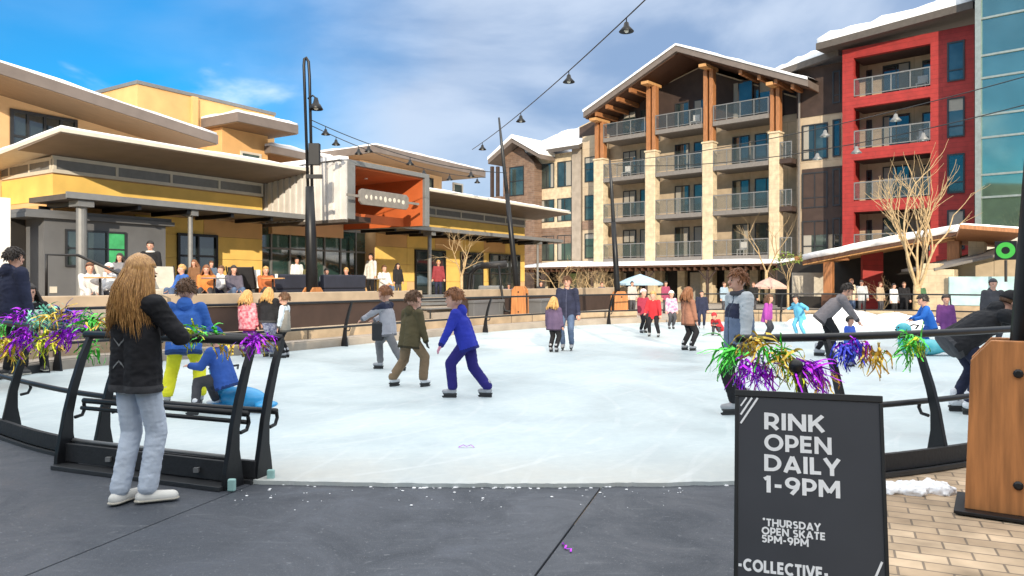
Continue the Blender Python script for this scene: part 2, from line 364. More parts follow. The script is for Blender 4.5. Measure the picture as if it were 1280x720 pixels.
# near edge of the ice, left gate end -> round the far side -> right gate end
RING = [(-1.98, 5.69), (-2.9, 6.02), (-3.85, 6.5), (-4.8, 7.15), (-6.2, 8.35), (-7.35, 9.75), (-7.95, 11.3), (-7.55, 13.2), (-5.1, 15.9), (-3.3, 18.6), (-.5, 22.7), (2.9, 26.2),
        (7, 28), (12, 28), (16, 26), (18, 21.5), (16.6, 17), (13.4, 13.2), (9.6, 10), (6.9, 8.1), (4.9, 6.85), (3.66, 6.2), (2.7, 5.83), (1.8, 5.64)]
ring = catmull(RING, 8)
front = [Vector((1.2, 5.615)), Vector((.5, 5.58)), Vector((-.3, 5.58)), Vector((-1.1, 5.61))]
b = MB(); bd = ring+front
top = []
ice_poly = []
for i, p in enumerate(bd): ice_poly.append(p)
# the front lip is ragged and slightly raised above the rubber
fr = [];
for i in range(90):
    t = i/89; x = 1.8-3.78*t; y = 5.58+.0275*x*x*.9+(.035*max(0, mnoise.noise(Vector((x*7, 2, 9)))) if abs(x) < .9 else 0)
    fr.append(Vector((x, y+.022*mnoise.noise(Vector((x*4, 0, 3)))+.012*mnoise.noise(Vector((x*17, 5, 1))))))
ice_poly = ring+fr[1:-1]
b.prism([(p.x, p.y, -.02) for p in ice_poly], (0, 0, .055))
o = b.build('ice_rink', 'ice'); structure(o)
# rubber mats: strips running towards the ice, parted by open seams
d = Vector((.31, .95)).normalized(); nrm = Vector((d.y, -d.x))
seams = [-9.5, -6.3]
s1 = Vector((-2.09, 5.34)).dot(nrm); s2 = Vector((.64, 5.5)).dot(nrm)
edges = [s1-6.6, s1-3.3, s1, s2, s2+1.42]
def ice_front(x): return 5.0 if abs(x) > 30 else 0
for a, c in zip(edges, edges[1:]):
    bm_ = MB(); g = .006
    pts = []
    lo = -3.0
    P = [nrm*(a+g)+d*lo, nrm*(c-g)+d*lo, nrm*(c-g)+d*9.2, nrm*(a+g)+d*9.2]
    bm_.prism([(p.x, p.y, -.025) for p in P], (0, 0, .03))
    q = bm_.build('rubber_mat', 'rubber', bevel=.004); structure(q)
# paved plaza to the right of the mats and round the near side of the rink
sheet('paved_plaza', [(.4, -6), (30, -6), (30, 12), (.4, 12)], -.012, 'pavers')
# raised walk between rink and terrace
RW = [p for p in ring]
def ring_out(i, off):
    a = ring[max(i-1, 0)]; c = ring[min(i+1, len(ring)-1)]; t = (c-a).normalized(); return ring[i]+Vector((-t.y, t.x))*off*-1*-1
iL0 = 5*8; iL1 = 11*8+4
walk = []
for i in range(iL0, iL1+1):
    p = ring_out(i, -.0); walk.append((p.x, p.y))
tA = LB.world(-7, -4.2); tB = LB.world(26, -4.2); tC = Vector((8, 34.5))
walk2 = walk+[(tC.x-3, tC.y-4), (tB.x, tB.y), (tA.x, tA.y), (-14, 9.5)]
sheet('walkway', walk2, .22, 'concrete', .26)
sheet('far_plaza', [(2.5, 26.9), (7, 28.7), (12, 28.7), (17, 26.8), (19.5, 21.5), (60, 18), (60, 80), (-2, 80), (-3, 30)], .10, 'concrete', .12)

# inward normal of the ring (towards the ice) at a ring index
RC = Vector((4.5, 16))
def ring_n(i):
    a = ring[max(i-1, 0)]; c = ring[min(i+1, len(ring)-1)]; t = (c-a).normalized(); n = Vector((-t.y, t.x))
    return n if n.dot(RC-ring[i]) > 0 else -n
def ring_pts(i0, i1, r, z, step=1):
    return [(ring[i].x+ring_n(i).x*r, ring[i].y+ring_n(i).y*r, z) for i in range(i0, i1+1, step)]
def ring_strip(b, i0, i1, r0, r1, z0, z1):
    A = ring_pts(i0, i1, r0, z0); B = ring_pts(i0, i1, r1, z0)
    for k in range(len(A)-1):
        q = [A[k], A[k+1], B[k+1], B[k]]
        vs = [b.bm.verts.new(p) for p in q]; vt = [b.bm.verts.new((p[0], p[1], z1)) for p in q]
        b._f(vs[::-1]); b._f(vt)
        b._f([vs[0], vs[1], vt[1], vt[0]]); b._f([vs[3], vt[3], vt[2], vs[2]])
        if k == 0: b._f([vs[0], vt[0], vt[3], vs[3]])
        if k == len(A)-2: b._f([vs[1], vs[2], vt[2], vt[1]])
    bmesh.ops.remove_doubles(b.bm, verts=b.bm.verts, dist=1e-4)
    return b
# low stone kerb and the seat wall along the left and far side of the rink
o = ring_strip(MB(), iL0-4, 11*8+2, -.42, .02, -.03, .20).build('rink_kerb', 'concrete', bevel=.015); structure(o)
sw = ring_strip(MB(), iL0+2, 11*8+4, -1.0, -.46, .0, .46).build('stone_seat_wall', 'block_wall', bevel=.02)
tag(sw, 'low tan stone seat wall curving along the left side of the ice', 'wall')
bw = ring_strip(MB(), 11*8+7, 16*8, -.75, -.25, .0, .48).build('stone_seat_wall', 'block_wall', bevel=.02)
tag(bw, 'low tan stone seat wall along the far side of the ice', 'wall')
# heaped scraped snow at the far right of the rink and clumps by the fence
def heap(name, pts, label, seed):
    b = MB()
    for i, (x, y, rx, rz) in enumerate(pts):
        b.ell((x, y, 0), (rx, rx*.8, rz), u=24, v=16)
    b.jitter(.10, 3.0, seed).jitter(.04, 11, seed)
    return tag(b.build(name, 'snow', smooth=True), label, 'snow')
heap('snow_pile', [(10.2, 25, 1.0, .42), (11.4, 25.4, 1.3, .6), (12.9, 25.2, 1.2, .45), (14, 25, .9, .3)], 'scraped snow heaped at the far right end of the ice', 3)
b = MB()
for i in range(26):
    q = rnd.random(); b.ell((2.82+q*.40, 5.55+rnd.gauss(0, .05), .0), (.05+.06*rnd.random(), .04+.05*rnd.random(), .03+.06*rnd.random()*(1-abs(q-.5))), u=10, v=8)
me = b.mesh('tmp_snow', []); o = bpy.data.objects.new('tmp_snow', me); C.objects.link(o); md = o.modifiers.new('r', 'REMESH'); md.mode = 'VOXEL'; md.voxel_size = .011
dg = bpy.context.evaluated_depsgraph_get(); dg.update(); b = MB(); m2 = bpy.data.meshes.new_from_object(o.evaluated_get(dg)); b.bm.from_mesh(m2); bpy.data.objects.remove(o)
b.jitter(.022, 13, 2).jitter(.012, 37, 5).jitter(.006, 90, 7)
tag(b.build('snow_clump', 'snow', smooth=True), 'white snow clump on the brick paving below the right fence', 'snow')
# loose chips of ice on the mat along the edge of the rink
b = MB()
for i in range(60):
    x = rnd.uniform(-2.0, 1.3); y = 5.56-abs(rnd.gauss(0, .22)); s = rnd.choice([.002, .003, .003, .004, .005, .009])
    b.ell((x, y, .006+s*.3), (s*1.4, s, s*.6), u=6, v=4)
for i in range(90):
    x = rnd.uniform(-1.8, 1.7); y = 5.575+.025*x*x; s = rnd.uniform(.004, .014)
    if abs(x+.1) < .7 or rnd.random() < .15: b.ell((x, y+rnd.uniform(-.03, .01), .006), (s*1.5, s*.8, s*.6), u=6, v=4)
o = b.build('ice_chips', 'snow', smooth=True); o['kind'] = 'stuff'; tag(o, 'crumbs of ice scattered along the near lip of the rink', 'ice chips')

# a wooded ridge behind the viewer: it shades the rink and shows in the glass tower
b = MB(); n = 260; hr_ = random.Random(5); spike = [hr_.choice([0, 0, .5, 1.0, 1.8, 2.6])*(.6+.4*hr_.random()) for _ in range(n+1)]
for i in range(n):
    x0 = -160+320*i/n; x1 = x0+320/n; sp0, sp1 = spike[i], spike[i+1]
    def hh(x): return 18.2+1.0*math.sin(x*.13)+.8*math.sin(x*.41+1)+0
    for (ya, yb, fa, fb) in ((-14, -30, 0, .42), (-30, -44, .42, 1), (-44, -90, 1, 1.0)):
        b.quad((x0, ya, (hh(x0)+sp0)*fa-.5), (x1, ya, (hh(x1)+sp1)*fa-.5), (x1, yb, (hh(x1)+sp1)*fb-.5), (x0, yb, (hh(x0)+sp0)*fb-.5))
o = b.build('hillside', mat('hill_forest', (.02, .035, .015), .95, scale=.5, col2=(.10, .13, .07), bump=.5, bscale=.6, detail=8)); structure(o)

# ================================================================ fence
PROF = [(.02, 0), (.22, 0), (.20, .14), (.175, .28), (.175, .44), (.215, .62), (.29, .86), (.37, 1.075), (.33, 1.09), (.24, .90), (.155, .66), (.10, .46), (.065, .28), (.03, .12)]
def post_bm(p, n, z0=0, s=1.0, th=.042):
    b = MB(); t = Vector((-n.y, n.x)); h = th/2
    f = lambda r, z, k: (p[0]+n.x*r*s+t.x*k, p[1]+n.y*r*s+t.y*k, z0+z*s)
    A = [f(r, z, -h) for r, z in PROF]; B = [f(r, z, h) for r, z in PROF]
    va = [b.bm.verts.new(q) for q in A]; vb = [b.bm.verts.new(q) for q in B]
    b._f(va); b._f(vb[::-1])
    for i in range(len(va)): b._f([va[i], vb[i], vb[(i+1) % len(va)], va[(i+1) % len(va)]])
    # hook that carries the lower rail
    b.tube([f(.20, .40, 0), f(.27, .41, 0), f(.295, .46, 0), f(.285, .51, 0)], .016*s, 6)
    return b
def rail_fence(label, idx, z0=0, kick=True, group=None, end0=None, end1=None, top_r=.034, s=1.0, lowrail=True):
    i0, i1 = (idx[0], idx[-1]) if end1 is None else (idx[0], end1)
    p = ring[i0]; root = thing('rink_fence', label, 'fence', (p.x, p.y, z0), group=group)
    off = Matrix.Translation((-p.x, -p.y, -z0))
    for i in idx: post_bm(ring[i], ring_n(i), z0, s).xf(off).build('post', 'black_metal', root, bevel=.004)
    MB().tube(ring_pts(i0, i1, .35*s, z0+1.09*s), top_r, 10).xf(off).build('top_rail', 'black_metal', root, True)
    if lowrail: MB().tube(ring_pts(i0, i1, .285*s, z0+.51*s), .026, 8).xf(off).build('lower_rail', 'black_metal', root, True)
    if kick:
        k = ring_strip(MB(), i0, i1, .02, .06, .0, .17).xf(off).build('kickboard', 'black_wood', root)
        ring_strip(MB(), i0, i1, -.03, .02, .0, .035).xf(off).build('base_plate', 'dark_steel', root)
    return root
fl = rail_fence('black curved fence hung with tinsel at the near left of the ice', [0, 14, 26, 36, 45, 53])
ff = rail_fence('thin black fence running along the stone seat wall to the far side of the ice', list(range(54, 96, 5)), kick=False, z0=.0, top_r=.028)
fb = rail_fence('black fence across the far end of the ice, before the timber shelter', list(range(96, 136, 5)), kick=False, top_r=.028)
fr_ = rail_fence('black fence with tinsel at the near right, behind the rink sign', [176, 168, 156, 147, 138][::-1], end1=183)
# the gate panel, swung open and parked in front of the left fence
g0 = Vector((-3.78, 6.12)); g1 = Vector((-2.14, 5.47)); gd = (g1-g0).normalized(); gn = Vector((-gd.y, gd.x))
root = thing('rink_gate', 'straight black gate panel parked in front of the left fence, beside the woman', 'gate', (g0.x, g0.y, 0))
off = Matrix.Translation((-g0.x, -g0.y, 0))
for p in (g0, g1): post_bm(p, gn).xf(off).build('post', 'black_metal', root, bevel=.004)
def gpt(t, r, z): p = g0+(g1-g0)*t+gn*r; return (p.x, p.y, z)
MB().tube([gpt(-.03, .35, 1.09), gpt(1.03, .35, 1.09)], .036, 10).xf(off).build('top_rail', 'black_metal', root, True)
MB().tube([gpt(0, .285, .53), gpt(1, .285, .53)], .024, 8).tube([gpt(0, .265, .47), gpt(1, .265, .47)], .018, 8).xf(off).build('lower_rail', 'black_metal', root, True)
k = MB()
k.prism([gpt(0, .10, .05), gpt(1, .10, .05), gpt(1, .13, .05), gpt(0, .13, .05)], (0, 0, .15))
k.xf(off).build('kickboard', 'black_wood', root, bevel=.004)
MB().prism([gpt(0, -.02, .006), gpt(1, -.02, .006), gpt(1, .12, .006), gpt(0, .12, .006)], (0, 0, .035)).xf(off).build('base_plate', 'dark_steel', root, bevel=.004)
MB().tube([gpt(0, .17, .215), gpt(1, .17, .215)], .016, 8).xf(off).build('drag_bar', 'steel_paint', root, True)
for t in (.3, .82): MB().box(-.02, .02, -.03, .0, 0, .035).xf(Matrix.Translation(gpt(t, .095, .10))).xf(off).build('latch', 'steel_paint', root)
# the right gate end: a ball-ended stub left of the sign, mounted on its own short leaning post
e = Vector((2.26, 5.52)); root = thing('gate_stub', 'black leaning gate stub with a round end, just behind the rink sign', 'gate', (e.x, e.y, 0))
MB().tube([(.05, .1, 0), (.02, .1, .4), (-.11, .1, .90)], [.05, .045, .032], 10).build('post', 'black_metal', root, True)
MB().ell((-.115, .1, .91), .055).build('ball', 'black_metal', root, True)
# pale teal bumper blocks at the foot of the gate posts
for i, t in enumerate(((-2.06, 5.47), (-1.86, 5.74))):
    q = MB().box(-.028, .028, -.02, .02, .01, .10).build('bumper_block', 'teal_block', loc=(t[0], t[1], 0), bevel=.01)
    tag(q, ['teal bumper block at the foot of the parked gate panel', 'teal bumper block at the opening end of the left fence'][i], 'bumper')
# ================================================================ building helpers (local frame: x along, y in, z up)
def broot(name, label, F, cat='building', d=0, x=0):
    return thing(name, label, cat, (F.o.x, F.o.y, 0), F.a)
F_BLIND = False; wrnd = random.Random(12)
def window(parent, x0, x1, y, z0, z1, nx=1, nz=1, fr='dark_steel', glass='window_glass', t=.06, split=None, name='window', proud=.05):
    """frame with mullions as the part, the panes as its sub-part"""
    b = MB(); y0 = y-proud; y1 = y+.03
    b.box(x0, x1, y0, y1, z0, z0+t).box(x0, x1, y0, y1, z1-t, z1).box(x0, x0+t, y0, y1, z0+t, z1-t).box(x1-t, x1, y0, y1, z0+t, z1-t)
    for i in range(1, nx):
        xm = x0+(x1-x0)*i/nx; b.box(xm-t*.4, xm+t*.4, y0+.004, y1, z0+t, z1-t)
    zs = split or [z0+(z1-z0)*i/nz for i in range(1, nz)]
    for zm in zs: b.box(x0+t, x1-t, y0+.008, y1, zm-t*.4, zm+t*.4)
    f = b.build(name, fr, parent)
    MB().box(x0+t*.6, x1-t*.6, y-.012, y-.002, z0+t*.6, z1-t*.6).build('pane', glass, f)
    if F_BLIND and wrnd.random() < .6:
        k_ = wrnd.random(); xa = x0+t; xb = x1-t; za = z0+t; zb = z1-t; W2 = xb-xa
        q_ = MB()
        if k_ < .35: q_.box(xa, xa+W2*wrnd.uniform(.15, .4), y-.016, y-.0125, za, zb)
        elif k_ < .65: q_.box(xb-W2*wrnd.uniform(.15, .4), xb, y-.016, y-.0125, za, zb)
        else: q_.box(xa, xb, y-.016, y-.0125, zb-(zb-za)*wrnd.uniform(.15, .55), zb)
        q_.build('blind', 'blind', f)
    return f
def roof_slab(parent, name, pts_bottom, th, m='fascia', snow=.0, soffit=None, inset=.05):
    """pts_bottom: 4 corners (front-left, front-right, back-right, back-left)"""
    P = [Vector(p) for p in pts_bottom]
    r = MB().hexa(P, [p+Vector((0, 0, th)) for p in P]).build(name, m, parent)
    if soffit:
        c = sum(P, Vector())/4
        MB().hexa([p+(c-p)*.015+Vector((0, 0, -.03)) for p in P], [p+(c-p)*.015-Vector((0, 0, .002)) for p in P]).build('soffit', soffit, r)
    if snow:
        c = sum(P, Vector())/4; b = MB(); n = 14
        ring_ = []
        bmg = b.bm; grid = []
        for i in range(n+1):
            row = []
            for j in range(n+1):
                u, v = i/n, j/n
                p = (P[0]*(1-u)+P[1]*u)*(1-v)+(P[3]*(1-u)+P[2]*u)*v
                p = c+(p-c)*(1-inset*.2)
                e = min(u, 1-u, v, 1-v); hgt = snow*(min(1, e*7+.35))*(1+.55*mnoise.noise(p*.6)+.4*mnoise.noise(p*1.9))
                row.append(bmg.verts.new(p+Vector((0, 0, th+.004+hgt))))
            grid.append(row)
        for i in range(n):
            for j in range(n): b._f([grid[i][j], grid[i+1][j], grid[i+1][j+1], grid[i][j+1]])
        edge = [grid[i][0] for i in range(n+1)]+[grid[n][j] for j in range(1, n+1)]+[grid[i][n] for i in range(n-1, -1, -1)]+[grid[0][j] for j in range(n-1, 0, -1)]
        low = []
        for k, vtx in enumerate(edge):
            u = k
            q = vtx.co.copy(); low.append(q)
        # skirt down to the slab top
        def slab_z(k):
            if k <= n: i, j = k, 0
            elif k <= 2*n: i, j = n, k-n
            elif k <= 3*n: i, j = 3*n-k, n
            else: i, j = 0, 4*n-k
            u, v = i/n, j/n; p = (P[0]*(1-u)+P[1]*u)*(1-v)+(P[3]*(1-u)+P[2]*u)*v; return (c+(p-c)*(1-inset*.2)).z+th+.003
        lv = [bmg.verts.new((q.x, q.y, slab_z(k))) for k, q in enumerate(low)]
        for k in range(len(edge)): b._f([edge[k], lv[k], lv[(k+1) % len(edge)], edge[(k+1) % len(edge)]])
        b.build('snow', 'snow', r, True)
    return r
# ================================================================ terrace of the lodge
f = LB
WALL = -4.2
tr = broot('terrace', 'raised lodge terrace with tan coping above a dark timber front', f, 'terrace')
XL, XS0, XS1, XR = -7.5, f.x(528, WALL), f.x(572, WALL), 27
for (a, c) in ((XL, XS0), (XS1, XR)):
    MB().box(a, c, WALL+.06, WALL+.30, -.02, .94).build('front_wall', 'dark_brown', tr)
    MB().box(a, c, WALL, WALL+.40, .94, 1.26).build('coping', 'tan_pavers', tr, bevel=.02)
MB().box(XL, XR, WALL+.40, 3.4, .0, .92).build('deck', 'tan_pavers', tr)
st = MB()
for k in range(4): st.box(XS0+.01, XS1-.01, WALL-.7+k*.28, WALL+.44, .0, .36+.18*k)
st.build('stairs', 'concrete', tr)
# stair flight with black handrail by the grey kiosk
sx0, sx1 = f.x(62, -3.4), f.x(128, -3.4)
st = MB()
for k in range(4): st.box(sx0, sx1, WALL-1.1+k*.27, WALL-.01, .2, .40+.2*k)
st.build('stairs', 'concrete', tr)
hr = thing('handrail', 'black handrail beside the terrace steps in front of the grey kiosk', 'handrail', (0, 0, 0))
hr.location = (f.o.x, f.o.y, 0); hr.rotation_euler = (0, 0, f.a)
hx = f.x(58, -3.6)
MB().tube([(hx, -3.6, 1.26), (hx, -3.6, 2.1), (hx+.55, -3.75, 2.1), (hx+1.45, -4.6, 1.5), (hx+1.6, -4.75, 1.45), (hx+1.6, -4.75, .35)], .03, 8).build('rail', 'black_metal', hr, True)
# ================================================================ the lodge on the left
lg = broot('lodge_building', 'yellow and orange stucco lodge with flat snow edged roofs behind the left terrace', f)
WD = 2.0
xa0, xa1 = f.x(66, WD), f.x(328, WD)
xp0, xp1 = f.x(435, -2.0), f.x(537, -2.0)      # entrance portal
xb0, xb1 = f.x(470, WD), f.x(656, WD)
# pavilion walls, in stucco panels
def panel_wall(x0, x1, d, th, z0, zsplit, z1, cols, name='wall'):
    n = max(1, round((x1-x0)/2.1))
    for k, (za, zb) in enumerate(zip([z0]+zsplit, zsplit+[z1])):
        pass
    b = {}
    zz = [z0]+zsplit+[z1]
    for i in range(n):
        for k in range(len(zz)-1):
            c = cols[(i*2+k*3+(i//2)) % len(cols)]
            MB().box(x0+(x1-x0)*i/n+.008, x0+(x1-x0)*(i+1)/n-.008, d, d+th, zz[k]+.006, zz[k+1]-.006).build('stucco_panel', c, lg)
def pavilion(x0, x1, closed_left, win_low, ov_r):
    MB().box(x0+.02, x1-.02, WD+.06, WD+7, .92, 5.0).build('wall', 'peach_stucco', lg)
    panel_wall(x0, x1, WD, .055, .92, [1.55, 2.3, 3.05], 3.6, ['yellow_stucco', 'yellow_stucco', 'peach_stucco', 'yellow_stucco', 'orange_stucco'])
    MB().box(x0, x1, WD, WD+.055, 3.81, 4.52).build('yellow_band', 'yellow_stucco', lg)
    # clerestory
    fr = MB(); fr.box(x0-.03, x1, WD-.05, WD+.05, 4.56, 4.66).box(x0-.03, x1, WD-.05, WD+.05, 4.93, 5.03)
    n = max(2, round((x1-x0)/2.0))
    for i in range(n+1):
        xm = x0+(x1-x0-.08)*i/n; fr.box(xm, xm+.08, WD-.045, WD+.05, 4.66, 4.93)
    cf = fr.build('clerestory_window', 'cream_trim', lg)
    MB().box(x0+.05, x1-.05, WD-.02, WD-.005, 4.66, 4.93).build('pane', 'steel_paint', cf)
    ins = closed_left
    P = [(x0-.9 if ins else x0, -.25, 5.30), (x1+ov_r, -.25, 5.30), (x1+ov_r, 8.5, 4.55), (x0-.9 if ins else x0, 8.5, 4.55)]
    r = roof_slab(lg, 'roof', P, .10, 'cream_trim', .17)
    MB().hexa([(P[0][0]+.02, -.2, 5.27), (P[1][0]-.02, -.2, 5.27), (P[1][0]-.02, WD, 5.04), (P[0][0]+.02, WD, 5.04)],
              [(P[0][0]+.02, -.2, 5.296), (P[1][0]-.02, -.2, 5.296), (P[1][0]-.02, WD, 5.10), (P[0][0]+.02, WD, 5.10)]).build('soffit', 'soffit_grey', r)
pavilion(xa0, xa1, True, None, .25)
pavilion(xb0, xb1, False, None, 1.2)
# the left flank of the first pavilion
MB().box(xa0, xa0+.06, WD+.06, WD+7, 3.81, 4.52).build('yellow_band', 'yellow_stucco', lg)
fr = MB().box(xa0-.03, xa0+.05, WD+.06, WD+7, 4.56, 4.66).box(xa0-.03, xa0+.05, WD+.06, WD+7, 4.9, 5.0)
for k in range(5): fr.box(xa0-.028, xa0+.05, WD+1.2*k+.06, WD+1.2*k+.14, 4.66, 4.9)
cf = fr.build('clerestory_window', 'cream_trim', lg); MB().box(xa0-.01, xa0-.002, WD+.1, WD+6.8, 4.66, 4.9).build('pane', 'steel_paint', cf)
MB().box(xa0-.002, xa0+.04, WD+.4, WD+7, 1.0, 3.7).build('side_panel', 'orange_stucco', lg)
# canopies with steel columns
def canopy(x0, x1, cols):
    r = MB().box(x0, x1, 0, WD-.004, 3.66, 3.80).build('canopy', 'roof_metal', lg)
    MB().box(x0-.04, x1+.04, -.09, -.003, 3.68, 3.84).build('gutter', 'steel_paint', r)
    for i in range(int((x1-x0)/1.5)): MB().box(x0+.4+1.5*i, x0+.5+1.5*i, .05, WD-.1, 3.54, 3.655).build('rafter', 'black_metal', r)
    for xc, rr in cols:
        MB().tube([(xc, .25, .92), (xc, .25, 3.5)], rr, 12).box(xc-rr*1.6, xc+rr*1.6, .02, .48, 3.5, 3.655).build('column', 'steel_paint', lg, False)
canopy(f.x(84, 0), f.x(400, 0), [(f.x(102, .25), .13), (f.x(238, .25), .07)])
canopy(f.x(486, 0), f.x(702, 0), [(f.x(537, .25), .085), (f.x(672, .25), .06)])
# doors and windows under the canopies
def lwin(p0, p1, z0, z1, nx, nz=1, name='window', glass='window_glass', fr='dark_steel'):
    return window(lg, f.x(p0, WD), f.x(p1, WD), WD, z0, z1, nx, nz, fr, glass, .08, name=name, proud=.08)
lwin(221, 271, .95, 3.1, 2, 3, 'door', fr='black_metal'); lwin(518, 556, .95, 3.0, 2, 2, 'door', fr='black_metal')
lwin(575, 603, .95, 3.0, 2, 2); lwin(611, 649, .95, 3.0, 3, 2)
# glazed storefront under the corrugated box
xg0, xg1 = xa1+.02, xb0+1.2
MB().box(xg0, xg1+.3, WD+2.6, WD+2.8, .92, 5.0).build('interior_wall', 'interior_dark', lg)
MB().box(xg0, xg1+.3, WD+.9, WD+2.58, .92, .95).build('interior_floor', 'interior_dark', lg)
sf = MB()
for i in range(9):
    xm = xg0+(xg1-xg0)*i/8; sf.box(xm-.035, xm+.035, WD+.6, WD+.72, .92, 3.7)
sf.box(xg0, xg1, WD+.61, WD+.71, 2.75, 2.82).box(xg0, xg1, WD+.61, WD+.71, 3.6, 3.7)
s_ = sf.build('storefront', 'steel_paint', lg)
MB().box(xg0+.02, xg1-.02, WD+.65, WD+.66, .95, 3.6).build('pane', glassmat('store_glass', (.025, .06, .055), .03, 1, var=.6), s_)
# entrance portal, clad in corrugated metal on its flank
PF = -2.0
por = MB()
por.box(xp0, xp1, PF, PF+5, 5.42, 5.58).box(xp0, xp0+.34, PF, PF+4.6, 3.62, 5.42).box(xp1-.26, xp1, PF, PF+4.6, 3.62, 5.42)
pr = por.build('entrance_portal', 'steel_paint', lg, bevel=.01)
MB().box(xp0+.345, xp1-.265, PF+.12, PF+4.5, 5.36, 5.416).build('portal_soffit', 'portal_orange', pr)
MB().box(xp1-.30, xp1-.264, PF+.12, PF+4.5, 3.64, 5.355).build('portal_side', 'portal_orange', pr)
MB().box(xp0+.345, xp0+.375, PF+.12, PF+4.5, 3.64, 5.355).build('portal_side', 'portal_orange', pr)
MB().box(xp0+.38, xp1-.31, PF+4.2, PF+4.4, 3.3, 5.355).build('portal_back', 'peach_stucco', pr)
MB().box(xp0+.38, xp1-.31, PF+1.0, PF+1.12, 3.64, 3.95).build('portal_beam', 'portal_orange', pr)
MB().box(xp0+.38, xp0+1.7, PF+.6, PF+4.1, 3.62, 3.8).build('portal_canopy', 'dark_brown', pr)
for k in range(3):
    MB().lathe([(.07, 0), (.07, .03)], 12, (xp0+1.0+k*.75, PF+1.6, 5.33)).build('downlight', emit('downlight_glow%d' % k, (1, .55, .3), 2.5), pr)
cor = MB(); n = 17; L0, L1 = PF+.02, PF+5.2
for i in range(n):
    ya = L0+(L1-L0)*i/n; yb = L0+(L1-L0)*(i+.55)/n
    cor.box(xp0-.10, xp0-.003, ya, yb, 3.6, 5.52)
cor.box(xp0-.03, xp0-.006, L0, L1, 3.62, 5.5)
cor.build('corrugated_cladding', 'corrugated', lg)
MB().box(xp0-.14, xp0-.002, L0-.02, L1, 3.5, 3.598).build('cladding_trim', 'roof_metal', lg)
MB().box(xp0-.12, xp0+.3, PF+.3, PF+5.4, 5.585, 5.72).jitter(.05, 2, 4).build('snow', 'snow', lg)
# hanging sign plaque with a beam through it
sg = thing('entrance_sign', 'grey weathered plaque with pale worn lettering across the orange entrance', 'sign'); sg.location = (f.o.x, f.o.y, 0); sg.rotation_euler = (0, 0, f.a)
sy = PF-.34; q0, q1 = f.x(450, sy), f.x(511, sy); zc = 4.36
MB().prism([(q0, sy, zc-.16), (q0+.12, sy, zc-.26), (q1-.12, sy, zc-.26), (q1, sy, zc-.16), (q1, sy, zc+.18), (q1-.12, sy, zc+.26), (q0+.12, sy, zc+.26), (q0, sy, zc+.18)], (0, .09, 0)).build('plaque', 'weathered_sign', sg, bevel=.012)
MB().box(q0-.55, q0-.003, sy+.02, sy+.07, zc-.04, zc+.04).box(q1+.003, q1+.6, sy+.02, sy+.07, zc-.04, zc+.04).build('beam', 'weathered_sign', sg)
lt = MB(); rl_ = random.Random(3)
for k in range(9):
    x_ = q0+.30+k*(q1-q0-.6)/8; hh_ = rl_.uniform(.07, .13); lt.ell((x_, sy-.004, zc+rl_.uniform(-.02, .02)), (rl_.uniform(.05, .085), .008, hh_*.85), None, 8, 6)
lt.build('lettering', 'cream_trim', sg)
# --- upper storeys set back behind the pavilions
def upper(px0, px1, d_edge, z_l, z_r, th, d_wall, z_low, wall_m, left_side=0, right=0, snow=.2, label=None, depth=6, soff='soffit_tan'):
    x0, x1 = f.x(px0, d_edge), f.x(px1, d_edge)
    r = roof_slab(lg, 'roof', [(x0, d_edge, z_l), (x1, d_edge, z_r), (x1, d_edge+depth, z_r), (x0, d_edge+depth, z_l)], th, 'fascia', snow)
    P = [(x0+.04, d_edge+.04, z_l-.03), (x1-.04, d_edge+.04, z_r-.03), (x1-.04, d_edge+depth-.1, z_r-.03), (x0+.04, d_edge+depth-.1, z_l-.03)]
    MB().hexa(P, [(a, b_, c+.026) for a, b_, c in P]).build('soffit', soff, r)
    wx0, wx1 = x0+left_side, x1-right; zl = z_l+(z_r-z_l)*left_side/(x1-x0); zr = z_r-(z_r-z_l)*right/(x1-x0)
    MB().prism([(wx0, d_wall, z_low), (wx1, d_wall, z_low), (wx1, d_wall, zr-.034), (wx0, d_wall, zl-.034)], (0, depth-1.5, 0)).build('wall', wall_m, lg)
    return x0, x1
def uwin(p0, p1, d, z0, z1, nx, nz=1, gl='window_glass_teal', fr='cream_trim'):
    return window(lg, f.x(p0, d), f.x(p1, d), d, z0, z1, nx, nz, fr, gl, .09, proud=.06)
z0_, z1_ = f.z(0, 97, 3.0), f.z(272, 182, 3.0)
upper(-60, 273, 3.0, z0_+.25, z1_+.05, .32, 5.0, 4.4, 'peach_stucco', 0, 1.0)
uwin(12, 96, 5.0, 5.15, 6.75, 4, 2, 'window_glass', 'dark_steel'); uwin(128, 168, 5.0, 5.1, 6.0, 2)
q = MB().box(f.x(104, 5), f.x(121, 5), 4.9, 4.995, 6.05, 6.3).build('vent', 'dark_steel', lg)
MB().box(f.x(-60, 3.0)+.1, xa0-.01, 5.0, 9.4, .9, 4.4).build('wall', 'peach_stucco', lg)
zt = f.z(172, 105, 8)
tx0, tx1 = f.x(172, 8), f.x(343, 8)
MB().box(tx0, tx1, 8, 13, 5.0, zt).build('wall', 'orange_stucco', lg)
MB().box(tx0-.05, tx1+.05, 7.95, 13.1, zt+.004, zt+.14).build('parapet', 'steel_paint', lg)
MB().box(f.x(240, 7.9), f.x(247, 7.9), 7.85, 7.995, 6, zt-.01).build('downpipe', 'orange_stucco', lg)
zz = f.z(300, 152, 5.6)
upper(297, 373, 5.6, zz, zz, .38, 7.0, 5.0, 'orange_stucco', .3, .5, depth=5)
uwin(300, 326, 7.0, 5.6, 7.1, 1, 2)
zz = f.z(470, 190, 4.0)
upper(470, 607, 4.0, zz, zz-.1, .34, 6.0, 5.0, 'peach_stucco', 1.0, 1.4, snow=.24, depth=12)
uwin(514, 541, 6.0, 5.7, 7.2, 1, 2, fr='dark_steel'); uwin(566, 578, 6.0, 5.5, 7.2, 1, 2)
